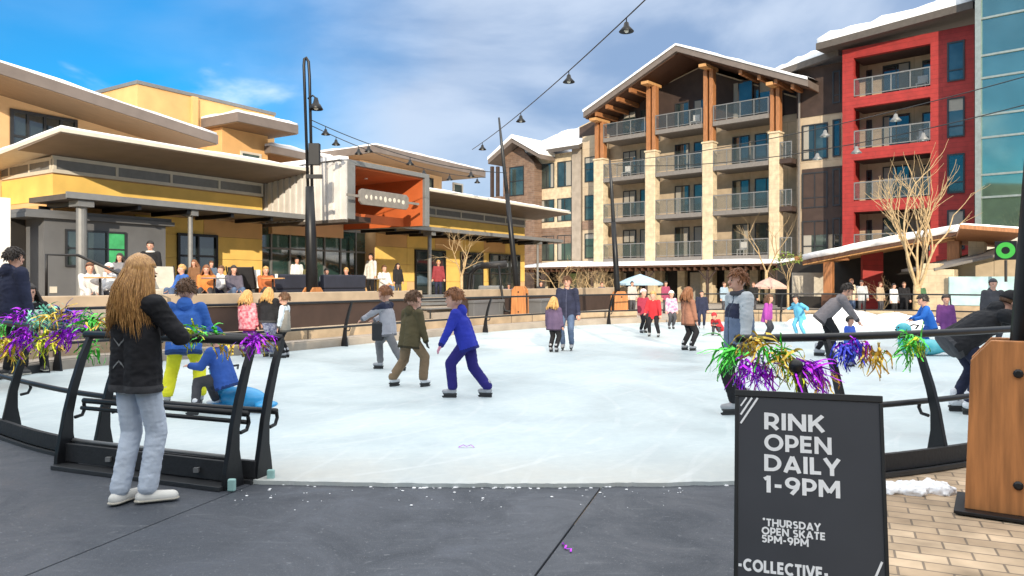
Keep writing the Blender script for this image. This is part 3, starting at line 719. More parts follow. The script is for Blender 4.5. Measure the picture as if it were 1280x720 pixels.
zz3 = f.z(345, 192, 6.6)
upper(338, 440, 6.6, zz3, zz3-.1, .32, 8.5, 5, 'peach_stucco', .5, .3, snow=.24, depth=5)
# --- the grey kiosk built in under the canopy
ks = broot('kiosk', 'dark grey metal kiosk with a green lit window under the lodge canopy', f, 'kiosk')
k0, k1 = f.x(55, .95), f.x(207, .95)
MB().box(k0, k1, .95, 1.98, .93, 3.2).build('body', 'kiosk_grey', ks)
MB().box(k0-.5, k1+.2, .80, 1.985, 3.205, 3.32).box(k0-.5, k1+.15, .88, 1.985, 3.325, 3.42).build('roof', 'kiosk_grey', ks)
kx0, kx1 = f.x(81, .95), f.x(157, .95)
window(ks, kx0, kx1, .95, 1.95, 2.95, 3, 2, 'dark_steel', 'window_glass_teal', .05)
MB().box(f.x(136, .95), f.x(156, .95), .925, .935, 2.05, 2.9).build('green_poster', mat('green_poster', (.06, .42, .16), .6, var=.2), ks)
MB().box(f.x(62, .95), f.x(71, .95), .93, .948, 1.25, 1.42).build('notice', 'cream_trim', ks)
MB().box(k0-2.5, k0-.02, 1.9, 1.99, .93, 3.2).build('dark_opening', 'interior_dark', ks)
# white pillar at the picture's left edge
q = MB().box(-.13, .13, -.13, .13, .92, 3.6).build('white_pillar', 'white_paint', bevel=.01); p = f.world(f.x(3, .6), .6); q.location = (p.x, p.y, 0); q.rotation_euler[2] = f.a
tag(q, 'white square pillar at the far left end of the lodge terrace', 'pillar')
q = MB().box(-.14, .14, -.03, .03, 2.95, 3.25).build('wall_lantern', 'black_metal'); p = f.world(xa0+.1, 1.9); q.location = (p.x-.2, p.y-.3, .35); q.rotation_euler[2] = f.a
tag(q, 'small black wall lantern on the yellow wall at far left', 'lantern')

# ================================================================ the hotel
F_BLIND = True
f = HT
ho = broot('hotel_building', 'beige hotel with cream stone columns and a snowy gable over its balconies', f)
FL = [3.3, 6.35, 9.4, 12.45]; BW = 1.9
cpx = [(742, 760), (806, 825), (877, 897), (960, 980)]
colx = [(f.x((a+c)/2)-(f.x(c)-f.x(a))*.33, f.x((a+c)/2)+(f.x(c)-f.x(a))*.33) for a, c in cpx]
xw0, xw1 = f.x(724, BW), f.x(1000, BW)
# gable roof: left eave, ridge, right eave (front edge 1.4 m ahead of the columns)
GD = -1.4
A = Vector(f.p(729, 147, GD)); T = Vector(f.p(845, 64, GD)); B = Vector(f.p(1010, 108, GD))
MB().prism([(xw0, BW, .1), (xw1, BW, .1), (xw1, BW, B.z+.2), (T.x, BW, T.z-.4), (xw0, BW, A.z+.2)], (0, 9, 0)).build('wall', 'beige_stucco', ho)
dk = MB(); dk.prism([(xw0+.01, BW-.03, FL[3]+.2), (xw1-.01, BW-.03, FL[3]+.2), (xw1-.01, BW-.03, B.z+.1), (T.x, BW-.03, T.z-.5), (xw0+.01, BW-.03, A.z+.1)], (0, .025, 0)); dk.build('gable_wall', 'dark_brown', ho)
def slab2(a, b_, th, m, name, depth, parent, zoff=0, y0=None):
    return MB().prism([(a.x, a.y if y0 is None else y0, a.z+zoff), (b_.x, a.y if y0 is None else y0, b_.z+zoff), (b_.x, a.y if y0 is None else y0, b_.z+zoff+th), (a.x, a.y if y0 is None else y0, a.z+zoff+th)], (0, depth, 0)).build(name, m, parent)
for (a, c) in ((A, T), (T, B)):
    r = slab2(a, c, .42, 'fascia', 'roof', 12, ho)
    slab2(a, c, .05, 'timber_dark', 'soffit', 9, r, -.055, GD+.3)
    # snow blanket with a soft rolled edge
    n = 22; b = MB(); g = []
    for i in range(n+1):
        row = []
        for j in range(9):
            p = a.lerp(c, i/n); yy = GD-.12+j*1.4
            hgt = .26*(1+.55*mnoise.noise(Vector((p.x*.5, yy*.5, 2)))+.45*mnoise.noise(Vector((p.x*1.6, yy, 7))))*(0.45 if j == 0 else 1)
            row.append(b.bm.verts.new((p.x, yy, p.z+.43+hgt)))
        g.append(row)
    for i in range(n):
        for j in range(8): b._f([g[i][j], g[i+1][j], g[i+1][j+1], g[i][j+1]])
        lo1 = b.bm.verts.new((g[i][0].co.x, GD-.06, a.lerp(c, i/n).z+.40)); lo2 = b.bm.verts.new((g[i+1][0].co.x, GD-.06, a.lerp(c, (i+1)/n).z+.40)); b._f([g[i][0], lo1, lo2, g[i+1][0]])
    bmesh.ops.remove_doubles(b.bm, verts=b.bm.verts, dist=1e-4)
    b.build('snow', 'snow', r, True)
# purlins under the gable
for t in (.12, .24, .36, .5):
    for (a, c) in ((A, T), (B, T)):
        p = a.lerp(c, t); MB().box(p.x-.11, p.x+.11, GD+.35, BW-.05, p.z-.36, p.z-.06).build('purlin', 'timber', ho)
stone_top = [f.z(751, 201), f.z(815, 191), f.z(887, 180), f.z(969, 168)]
def gable_z(x): return (A.z+(T.z-A.z)*(x-A.x)/(T.x-A.x)) if x < T.x else (T.z+(B.z-T.z)*(x-T.x)/(B.x-T.x))
for (a, c), zs in zip(colx, stone_top):
    s_ = MB().box(a, c, -.36, .36, .0, zs)
    s_ = s_.build('stone_column', 'cream_stone', ho, bevel=.05)
    MB().box(a-.05, c+.05, -.41, .41, zs+.003, zs+.14).build('column_cap', 'cream_stone', ho, bevel=.03)
    w_ = (c-a)*.36; zt = gable_z((a+c)/2)-.55
    MB().box(a+.03, a+.03+w_, -.24, .24, zs+.163, zt).box(c-.03-w_, c-.03, -.24, .24, zs+.163, zt).build('timber_post', 'timber', ho, bevel=.02)
    MB().box(a+.12, c-.12, -1.1, .8, zt+.004, zt+.22).build('timber_beam', 'timber_pale', ho, bevel=.02)
# balconies: slab, rail frame, glass
def balcony(x0, x1, z, y0=-.35, y1=BW-.02, npost=4, parent=None, slab='slab_grey'):
    parent = parent or ho
    b = MB().box(x0, x1, y0, y1, z-.30, z).build('balcony', slab, parent)
    rl = MB(); rl.box(x0, x1, y0+.02, y0+.08, z+1.02, z+1.08).box(x0, x1, y0+.03, y0+.07, z+.09, z+.13)
    for i in range(npost+1):
        xm = x0+(x1-x0-.05)*i/npost; rl.box(xm, xm+.05, y0+.025, y0+.075, z, z+1.02)
    rl.build('railing', 'rail_grey', b)
    MB().box(x0+.06, x1-.06, y0+.047, y0+.053, z+.14, z+1.01).build('rail_glass', 'rail_glass', b)
    return b
bays = [(colx[0][1]+.02, colx[1][0]-.02), (colx[1][1]+.02, colx[2][0]-.02), (colx[2][1]+.02, colx[3][0]-.02)]
for bi, (x0, x1) in enumerate(bays):
    for z in FL:
        balcony(x0, x1, z, npost=[3, 4, 4][bi])
        wd = x1-x0
        nz = 2.25
        window(ho, x0+wd*.10, x0+wd*.42, BW-.03, z+.06, z+nz, 2, 1, 'dark_steel', 'window_glass', .07, name='balcony_door')
        window(ho, x0+wd*.52, x0+wd*.94, BW-.03, z+.06, z+nz, 2, 1, 'dark_steel', 'window_glass_teal', .07, name='balcony_door')
    if bi == 2:
        window(ho, x0+.4, x0+1.9, BW-.07, FL[3]+.15, FL[3]+3.0, 1, 1, 'dark_brown', 'window_glass_teal', .08); window(ho, x0+2.3, x0+4.0, BW-.07, FL[3]+.15, FL[3]+3.0, 1, 2, 'dark_brown', 'window_glass_teal', .08)
# balconies right of the last column, dark rails
xr1 = f.x(996, .4)
for z in FL[:3]: balcony(colx[3][1]+.02, xr1-.05, z, npost=2, slab='dark_brown')
# left wing
WL = 1.6
xl0, xl1 = f.x(666, WL), f.x(727, WL)
MB().box(xl0, xl1, WL, WL+8, .1, 12.2).build('wall', 'cream_stone', ho)
MB().box(f.x(717, WL), f.x(728, WL), WL-.25, WL-.004, .1, 12.6).build('pilaster', 'concrete', ho)
MB().box(f.x(728, 1.2), colx[0][0]-.02, 1.2, 1.85, .1, 13.2).build('wall', 'beige_stucco', ho)
for z in FL[:3]:
    zz = z-.1
    for (p0, p1) in ((674, 693), (697, 715)): window(ho, f.x(p0, WL), f.x(p1, WL), WL, zz+.1 if z != FL[1] else zz+.3, zz+2.2, 2, 1, 'dark_steel', 'window_glass_teal', .07)
    window(ho, f.x(728, 1.2)+.25, colx[0][0]-.25, 1.2, zz+.2, zz+2.2, 1, 2, 'dark_steel', 'window_glass_teal', .07)
MB().box(f.x(728, 1.2)+.02, colx[0][0]-.04, 1.15, 1.196, FL[0]+2.4, FL[1]+.05).build('brick_panel', 'brown_brick', ho)
MB().box(f.x(674, WL), f.x(715, WL), WL-.04, WL-.004, FL[0]+1.4, FL[1]-.3).build('brick_panel', 'brown_brick', ho)
zl = 12.2
roof_slab(ho, 'roof', [(xl0-.6, WL-.9, zl), (xl1+.4, WL-.9, zl), (xl1+.4, WL+5, zl+2.6), (xl0-.6, WL+5, zl+2.6)], .3, 'roof_metal', .35)
# brown gabled bay at the left end
BB = .6
xb0_, xb1_ = f.x(606, BB), f.x(668, BB)
pe0, pa, pe1 = Vector(f.p(610, 205, BB-1)), Vector(f.p(640, 178, BB-1)), Vector(f.p(675, 198, BB-1))
MB().prism([(xb0_+2.2, BB, .1), (xb1_, BB, .1), (xb1_, BB, pe1.z-.1), (pa.x, BB, pa.z-.2), (xb0_+2.2, BB, pe0.z+.6)], (0, 6, 0)).build('wall', 'brown_brick', ho)
for a, c in ((pe0, pa), (pa, pe1)):
    r = slab2(a, c, .35, 'fascia', 'roof', 7, ho)
    MB().prism([(a.x, BB-1.1, a.z+.354), (c.x, BB-1.1, c.z+.354), (c.x, BB-1.1, c.z+.66), (a.x, BB-1.1, a.z+.6)], (0, 7, 0)).jitter(.05, 1, 3).build('snow', 'snow', r)
for p0, p1, za, zb in ((637, 655, 8.9, 11.4), (640, 655, 5.6, 7.8), (640, 655, 2.4, 4.6)): window(ho, f.x(p0, BB), f.x(p1, BB), BB, za, zb, 1, 2, 'dark_steel', 'window_glass_teal', .08)
for px_ in (614, 621): MB().box(f.x(px_, BB-1.2)-.12, f.x(px_, BB-1.2)+.12, BB-1.2, BB-.95, 6.5, f.z(px_, 208, BB-1.2)).build('timber_post', 'dark_brown', ho)
MB().box(f.x(611, BB-1.3), f.x(626, BB-1.3), BB-1.3, BB-.8, 5.2, f.z(618, 246, BB-1.3)).build('planter_box', 'brown_brick', ho)
# right wing
WR = .5
xr0, xr2 = f.x(996, WR), f.x(1056, WR)
MB().box(xr0, xr2, WR, WR+8, .1, 15.0).build('wall', 'beige_stucco', ho)
MB().box(xr0+.01, xr2, WR-.05, WR-.004, 12.0, 15.1).build('brown_cladding', 'dark_brown', ho)
MB().box(f.x(1003, WR), xr2, WR-.05, WR-.004, 4.5, 8.7).build('brown_cladding', 'dark_brown', ho)
for z in FL[:3]:
    window(ho, f.x(1003, WR), f.x(1035, WR), WR, z-.15, z+2.1, 2, 2, 'dark_steel', 'window_glass_teal', .08, split=[z+.5], proud=.08)
    window(ho, f.x(1041, WR), f.x(1051, WR), WR, z-.1, z+2.2, 1, 2, 'dark_steel', 'window_glass', .08, split=[z+.5], proud=.08)
window(ho, f.x(1041, WR), f.x(1051, WR), WR, 12.6, 14.6, 1, 2, 'dark_steel', 'window_glass_teal', .08, split=[13.1], proud=.09)
MB().tube([(f.x(999, WR-.2), WR-.2, .2), (f.x(999, WR-.2), WR-.2, 14.5)], .07, 8).build('downpipe', 'slab_grey', ho)
roof_slab(ho, 'roof', [(xr0-1.2, WR-.6, 14.75), (xr2, WR-1.2, 15.2), (xr2, WR+6, 16.4), (xr0-1.2, WR+6, 15.9)], .4, 'roof_metal', .5)
# ground floor: snowy arcade roof with dark brackets, dark shop fronts between pale piers
ax0, ax1 = f.x(640, -2.6), f.x(1010, -2.6)
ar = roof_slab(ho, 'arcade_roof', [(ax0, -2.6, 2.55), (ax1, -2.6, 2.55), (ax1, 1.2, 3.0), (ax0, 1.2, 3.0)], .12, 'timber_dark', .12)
for i in range(46):
    x_ = ax0+.4+(ax1-ax0-.8)*i/45; MB().box(x_-.06, x_+.06, -2.5, -.5, 2.30, 2.52).build('rafter', 'timber_dark', ar)
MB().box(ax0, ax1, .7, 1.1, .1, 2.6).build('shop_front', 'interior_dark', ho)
for i in range(13):
    x_ = ax0+1+(ax1-ax0-2)*i/12
    MB().box(x_-.28, x_+.28, .25, .69, .1, 2.6).build('pier', 'cream_stone', ho)
    if i % 2: MB().box(x_+.5, x_+2.3, .64, .69, .15, 2.2).build('shop_window', 'window_glass_teal' if i % 4 == 1 else 'curtain', ho)
for i in range(5):
    x_ = ax0+3+(ax1-ax0-5)*i/4; MB().tube([(x_, -2.3, .1), (x_, -2.3, 2.3)], .1, 8).tube([(x_, -2.3, 1.6), (x_+.6, -2.3, 2.28)], .06, 6).tube([(x_, -2.3, 1.6), (x_-.6, -2.3, 2.28)], .06, 6).build('arcade_post', 'dark_brown', ho)

# ================================================================ red corner block
RD = -1.1
rb = broot('red_building', 'red boarded corner block with recessed balconies under a thick snow roof', f)
rx0, rx1 = f.x(1053, RD), f.x(1218, RD)
oq = f.x(1067, RD), f.x(1163, RD)            # the recess
top = 15.35
ztops = [FL[0]+2.35, FL[1]+2.35, FL[2]+2.4, FL[3]+2.3]
fw = MB(); th = .35
fw.box(rx0, oq[0], RD, RD+th, .1, top).box(oq[1], rx1, RD, RD+th, .1, top)
prev = .1
for z, zt in zip(FL, ztops):
    fw.box(oq[0], oq[1], RD+.002, RD+th, prev, z-.05); prev = zt
fw.box(oq[0], oq[1], RD+.002, RD+th, prev, top)
fw.build('wall', 'red_siding', rb)
MB().box(rx0+.003, rx0+.3, RD+th+.002, RD+8, .1, top).build('side_wall', 'red_siding', rb)
MB().box(rx0+.32, rx1, RD+2.2, RD+2.5, .1, top-.05).build('recess_wall', 'beige_stucco', rb)
for z, zt in zip(FL, ztops):
    MB().box(oq[0]-.1, oq[1]+.1, RD+th+.004, RD+2.19, z-.3, z-.06).build('balcony_floor', 'slab_grey', rb)
    MB().box(oq[0]-.1, oq[1]+.1, RD+th+.004, RD+2.19, zt+.02, zt+.2).build('recess_ceiling', 'dark_brown', rb)
    rl = MB(); rl.box(oq[0], oq[1], RD+.02, RD+.07, z+.98, z+1.05).box(oq[0], oq[1], RD+.02, RD+.06, z+.03, z+.08)
    for i in range(5):
        xm = oq[0]+(oq[1]-oq[0]-.06)*i/4; rl.box(xm, xm+.06, RD+.024, RD+.062, z+.08, z+.98)
    r = rl.build('railing', 'rail_grey', rb); MB().box(oq[0]+.06, oq[1]-.06, RD+.04, RD+.046, z+.08, z+.97).build('rail_glass', 'rail_glass', r)
    wd = oq[1]-oq[0]
    window(rb, oq[0]+wd*.25, oq[0]+wd*.62, RD+2.19, z-.05, z+2.1, 2, 1, 'dark_steel', 'window_glass', .07, name='balcony_door')
    window(rb, oq[0]+wd*.78, oq[0]+wd*.98, RD+2.19, z+.2, z+2.0, 1, 1, 'dark_steel', 'window_glass_teal', .07)
    window(rb, oq[0]+wd*.02, oq[0]+wd*.10, RD+2.19, z+.2, z+2.0, 1, 1, 'dark_steel', 'window_glass_teal', .07)
    window(rb, f.x(1184, RD), f.x(1206, RD), RD, z+.0, z+2.15, 1, 2, 'dark_steel', 'window_glass_teal' if z > 9 else 'window_glass', .08, split=[z+.6], proud=.06)
roof_slab(rb, 'roof', [(rx0-1.2, RD-1.0, top+.01), (rx1+.1, RD-1.0, top+.55), (rx1+.1, RD+8, top+1.3), (rx0-1.2, RD+8, top+.8)], .4, 'roof_metal', .65)

# ================================================================ glass tower
GT = -3.0
gt = broot('glass_tower', 'green tinted glass tower at the right edge beside the red block', f, 'building')
gx0 = f.x(1219, GT); gx1 = gx0+10; gtop = 17.5
MB().box(gx0+.1, gx1, GT+.14, GT+.18, 3.9, gtop).build('glass_wall', 'tower_glass', gt)
fm = MB(); fm.box(gx0, gx0+.26, GT-.06, GT+.5, 3.9, gtop)
for i in range(1, 5): fm.box(gx0+.1+i*2.1, gx0+.17+i*2.1, GT+.06, GT+.135, 3.9, gtop)
zz = 3.9
k = 0
while zz < gtop-.5:
    fm.box(gx0+.262, gx1, GT+.05, GT+.137, zz, zz+.10)
    zz += 1.15 if k % 2 else 1.9
    k += 1
fm.build('mullions', 'mullion', gt)
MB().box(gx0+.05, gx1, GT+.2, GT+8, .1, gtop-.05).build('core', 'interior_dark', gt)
roof_slab(gt, 'roof', [(gx0-.5, GT-.8, gtop), (gx1, GT-.8, gtop), (gx1, GT+8, gtop), (gx0-.5, GT+8, gtop)], .3, 'roof_metal', .2)
MB().box(gx0+.02, gx1, GT-.2, GT+.19, 3.0, 3.88).build('spandrel', 'cream_trim', gt)

# ================================================================ the shelter and sheds on the right
sh = thing('timber_shelter', 'open timber shelter with a curved snow covered roof right of the hotel', 'shelter')
E0 = at(1003, 36.0); E1 = at(1205, 31.5); ez0, ez1 = EYE-(330-HOR)*36/F0, EYE-(293-HOR)*31.5/F0
dv = (E1-E0); u_ = dv.normalized(); iv = Vector((-u_.y, u_.x, 0))
if iv.y < 0: iv = -iv
n = 12; b = MB(); s = MB(); w_ = MB()
def arc(t): return ez0+(ez1-ez0)*t+.05*math.sin(t*math.pi)
for i in range(n):
    t0, t1 = i/n, (i+1)/n; p0 = E0.lerp(E1, t0); p1 = E0.lerp(E1, t1)
    for (bb, o0, hgt, fwd) in ((b, 0, .16, 0), (w_, -.06, .055, .05), (s, .163, .30, -.05)):
        q = [Vector((p0.x, p0.y, arc(t0)+o0))+iv*fwd, Vector((p1.x, p1.y, arc(t1)+o0))+iv*fwd, Vector((p1.x, p1.y, arc(t1)+o0+.3))+iv*6, Vector((p0.x, p0.y, arc(t0)+o0+.3))+iv*6]
        bb.hexa(q, [v+Vector((0, 0, hgt)) for v in q])
bmesh.ops.remove_doubles(s.bm, verts=s.bm.verts, dist=1e-3); s.jitter(.05, 2.0, 9)
r = b.build('roof', 'timber_dark', sh); w_.build('soffit', 'timber_pale', r); s.build('snow', 'snow', r, True)
for px_, Y_, zt, wd in ((1036, 35.6, 2.5, .2), (1193, 32.2, 3.3, .24), (1222, 31.8, 3.6, .3)):
    p = at(px_, Y_); q = MB().box(-wd, wd, -wd, wd, 1.0, zt).build('timber_post', 'timber' if px_ != 1222 else 'cream_stone', sh, loc=p, bevel=.02); q.rotation_euler[2] = f.a
    q = MB().box(-wd*1.3, wd*1.3, -wd*1.3, wd*1.3, 0.1, .997).build('post_base', 'timber_dark', sh, loc=p); q.rotation_euler[2] = f.a
p = at(1036, 35.6); q = MB().box(-1.6, .9, -.12, .12, 2.55, 2.8).build('beam', 'timber', sh, loc=p); q.rotation_euler[2] = math.atan2(u_.y, u_.x)
# the raised end of the roof, its boarded underside showing
a0 = at(1203, 31.3, 4.0); a1 = at(1265, 30.2, 3.75); a2 = at(1250, 35, 4.3); a3 = at(1196, 35.2, 4.1)
P = [Vector((at(1200, 29).x, 29, 3.62)), Vector((at(1264, 29).x, 28.2, 3.38)), Vector((at(1240, 33).x, 32.6, 3.05)), Vector((at(1196, 33).x, 33.2, 3.2))]
r = MB().hexa(P, [v+Vector((0, 0, .16)) for v in P]).build('end_roof', 'timber', sh)
c = sum(P, Vector())/4; b = MB().hexa([v+(c-v)*.02+Vector((0, 0, .163)) for v in P], [v+(c-v)*.06+Vector((0, 0, .24)) for v in P]); b.jitter(.02, 1.5, 2).build('snow', 'snow', r)
MB().box(-1.6, 1.2, 0, .2, -.22, 0).xf(Matrix.Translation((a0.x+.6, a0.y+.9, 3.62)) @ Matrix.Rotation(f.a, 4, 'Z')).build('beam', 'timber_pale', sh)
# back wall of the shelter, dark
MB().prism([(E0.x+1, E0.y+6.2, .1), (E1.x+1.5, E1.y+5.4, .1), (E1.x+1.5, E1.y+5.4, 3.6), (E0.x+1, E0.y+6.2, 2.6)], (.2, .3, 0)).build('back_wall', 'interior_dark', sh)
MB().box(-.5, .5, -.1, .1, .1, 3.0).xf(Matrix.Translation(at(1090, 36.5))).build('red_panel', 'red_siding', sh)
MB().box(-.9, .9, 0, .1, .8, 2.0).xf(Matrix.Translation(at(1013, 37.6))).build('menu_board', 'curtain', sh)
# cream shed with painted hoarding
cs = thing('shed', 'low cream shed with grey lean-to roof and pale blue painted hoarding', 'shed')
y_ = 30.0
p0 = at(1196, y_); p1 = at(1330, y_-2)
MB().prism([(p0.x, p0.y+1.2, .1), (p1.x, p1.y+1.2, .1), (p1.x, p1.y+1.2, 2.95), (p0.x, p0.y+1.2, 2.2)], (.4, 2.5, 0)).build('wall', 'beige_stucco', cs)
r = MB().prism([(p0.x-.6, p0.y+.5, 2.0), (p1.x, p1.y+.5, 3.0), (p1.x, p1.y+.5, 3.1), (p0.x-.6, p0.y+.5, 2.1)], (.4, 3.4, 0)).build('roof', 'slab_grey', cs)
MB().prism([(p0.x-.3, p0.y, .6), (p1.x, p1.y, .6), (p1.x, p1.y, 1.75), (p0.x-.3, p0.y, 1.75)], (.03, .12, 0)).build('hoarding', 'mural_blue', cs)
b = MB()
for k in range(7):
    x_ = p0.x+.2+k*.55; b.ell((x_, p0.y-.27*(x_-p0.x)/1.2-.02, 1.1+.25*math.sin(k*2.1)), (.26, .03, .18+.1*math.sin(k)))
b.build('painted_shapes', 'white_paint', cs)
MB().prism([(p0.x-.3, p0.y-.06, 0.1), (p1.x, p1.y-.06, .1), (p1.x, p1.y-.06, .58), (p0.x-.3, p0.y-.06, .58)], (.05, .25, 0)).build('base_wall', 'block_wall', cs)
q = MB().box(-.62, .62, 0, .8, .1, 2.05).box(-.6, .1, .02, .8, 2.053, 2.3).build('utility_cabinet', 'cream_stone', loc=at(1171, 30.5), bevel=.03); q.rotation_euler[2] = f.a
tag(q, 'cream utility cabinet standing behind the big bare tree', 'cabinet')
# green ring sign
gs = thing('ring_sign', 'black square sign with a bright green ring above the shed roof', 'sign', at(1257, 28.4, EYE+(HOR-313)*28.4/F0)); gs.rotation_euler[2] = f.a
MB().box(-.36, .36, 0, .10, -.36, .36).build('board', 'black_metal', gs, bevel=.01)
b = MB(); ro, ri, k = .31, .14, 40
for i in range(k):
    a, c = 2*math.pi*i/k, 2*math.pi*(i+1)/k
    b.hexa([(math.cos(t)*r_, -.012, math.sin(t)*r_) for t, r_ in ((a, ri), (c, ri), (c, ro), (a, ro))], [(math.cos(t)*r_, -.002, math.sin(t)*r_) for t, r_ in ((a, ri), (c, ri), (c, ro), (a, ro))])
b.build('green_ring', 'green_sign', gs)
MB().tube([(0, .05, -.37), (0, .05, -1.2)], .05, 8).build('post', 'black_metal', gs)
# ================================================================ people
mat('skin', (.54, .29, .20), .5, scale=26, col2=(.66, .36, .27)); mat('skin_pale', (.68, .43, .33), .55, var=.06, scale=20)
mat('eye_dark', (.02, .015, .012), .3); mat('lip', (.40, .14, .12), .5)
mat('hair_brown', (.10, .045, .018), .55, var=.4, scale=14, stretch=(6, 6, .6)); mat('hair_auburn', (.20, .075, .025), .5, var=.4, scale=14, stretch=(6, 6, .6))
mat('hair_blonde', (.50, .29, .10), .5, var=.35, scale=14, stretch=(6, 6, .6)); mat('hair_dark', (.022, .016, .014), .5, var=.3, scale=14)
mat('hair_honey', (.24, .105, .03), .38, var=.45, scale=16, stretch=(8, 8, .25), col2=(.60, .33, .11))
mat('skate_grey', (.36, .37, .40), .5, var=.15, scale=14); mat('skate_white', (.68, .70, .74), .5); mat('blade_steel', (.25, .26, .28), .3, .9)
mat('shoe_white', (.66, .65, .62), .7); mat('boot_dark', (.03, .03, .032), .6)
CL = {}
def cloth(col, var=.14, bump=.35, col2=None, scale=7, rough=.85, key=None):
    k = key or 'fabric_%d_%d_%d' % tuple(int(c*999) for c in col)
    if k not in M: mat(k, col, rough, var=var, scale=scale, bump=bump, bscale=16, col2=col2, spec=.3)
    return k
def capsule(b, p0, p1, r0, r1, n=12, sq=1.0, sax=None):
    """closed tapered capsule; sq flattens it along axis sax"""
    p0, p1 = Vector(p0), Vector(p1); d = p1-p0; L = d.length
    if L < 1e-6: return
    rot = d.to_track_quat('Z', 'X').to_matrix().to_4x4()
    rings = []
    for k in range(1, 4): a = math.pi/2*(1-k/4); rings.append((r0*math.cos(a), -r0*math.sin(a)))
    rings.append((r0, 0)); rings.append(((r0+r1)/2, L/2)); rings.append((r1, L))
    for k in range(1, 4): a = math.pi/2*k/4; rings.append((r1*math.cos(a), L+r1*math.sin(a)))
    m = Matrix.Translation(p0) @ rot
    if sq != 1:
        q = Matrix.Scale(sq, 4, Vector(sax)); m = Matrix.Translation(p0) @ q @ rot
    vs = [[b.bm.verts.new(m @ Vector((r*math.cos(2*math.pi*j/n), r*math.sin(2*math.pi*j/n), z))) for j in range(n)] for r, z in rings]
    t0 = b.bm.verts.new(m @ Vector((0, 0, -r0))); t1 = b.bm.verts.new(m @ Vector((0, 0, L+r1)))
    for a, c in zip(vs, vs[1:]):
        for j in range(n): b._f([a[j], a[(j+1) % n], c[(j+1) % n], c[j]])
    for j in range(n): b._f([t0, vs[0][(j+1) % n], vs[0][j]]); b._f([t1, vs[-1][j], vs[-1][(j+1) % n]])
def remesh(b, voxel, smooth=3, extra=None, cut=None, wrinkle=0, wseed=0, wscale=9):
    """one continuous skin over everything in b"""
    me = b.mesh('tmp', []); o = bpy.data.objects.new('tmp', me); C.objects.link(o)
    r = o.modifiers.new('r', 'REMESH'); r.mode = 'VOXEL'; r.voxel_size = voxel
    if smooth:
        s = o.modifiers.new('s', 'SMOOTH'); s.factor = .5; s.iterations = smooth
    dg = bpy.context.evaluated_depsgraph_get(); dg.update()
    m2 = bpy.data.meshes.new_from_object(o.evaluated_get(dg))
    bpy.data.objects.remove(o); bpy.data.meshes.remove(me)
    r_ = MB(); r_.bm.from_mesh(m2); bpy.data.meshes.remove(m2)
    if wrinkle:
        r_.bm.normal_update()
        for v in r_.bm.verts:
            q = v.co*wscale+Vector((wseed, 0, 0)); q.z *= 2.3
            v.co += v.normal*wrinkle*(.5*mnoise.noise(q*.5)+1.1*(.35-abs(mnoise.noise(q)))+.5*(.3-abs(mnoise.noise(q*2.2))))
    for co, no in (cut or []):
        g = bmesh.ops.bisect_plane(r_.bm, geom=r_.bm.verts[:]+r_.bm.edges[:]+r_.bm.faces[:], plane_co=co, plane_no=no, clear_outer=True)
        ed = [e for e in g['geom_cut'] if isinstance(e, bmesh.types.BMEdge)]
        if ed: bmesh.ops.holes_fill(r_.bm, edges=ed, sides=0)
    return r_
def ik(a, c, l1, l2, pole):
    a, c, pole = Vector(a), Vector(c), Vector(pole); d = c-a; L = min(d.length, (l1+l2)*.999); dn = d.normalized(); c = a+dn*L
    x = (l1*l1-l2*l2+L*L)/(2*L); h = math.sqrt(max(0, l1*l1-x*x)); pp = pole-dn*pole.dot(dn); pp.normalize()
    return a+dn*x+pp*h, c
def hand(b, wrist, d, side, s, curl=.5, up=Vector((0, 0, 1)), fat=1.0):
    """palm, four unequal curled fingers and a thumb; d = pointing direction, side = thumb direction"""
    d = Vector(d).normalized(); t = Vector(side); t = (t-d*t.dot(d)).normalized(); n = d.cross(t)
    w = Vector(wrist)
    capsule(b, w, w+d*.035*s, .026*s*fat, .034*s*fat, 8, .6, n); capsule(b, w+d*.035*s, w+d*.08*s, .036*s*fat, .036*s*fat, 8, .5, n)
    for k, (o, L) in enumerate(((.030, .066), (.010, .075), (-.010, .070), (-.029, .054))):
        p = w+d*.075*s+t*o*s; a = d; pts = [p-d*.02*s]
        for j in range(3):
            ang = curl*(.25+.45*j); q = d*math.cos(ang)+n*math.sin(ang); p = p+q*L*s/3*[1.25, .95, .8][j]; pts.append(p)
        b.tube(pts, [.0105*s*fat, .0098*s*fat, .009*s*fat, .007*s*fat], 6)
    p = w+d*.02*s+t*.022*s; q = (d*.65+t*.75).normalized(); q2 = (d*.95+t*.2+n*curl*.4).normalized()
    b.tube([p, p+q*.035*s, p+q*.035*s+q2*.03*s, p+q*.035*s+q2*.055*s], [.014*s*fat, .0125*s*fat, .011*s*fat, .008*s*fat], 6)
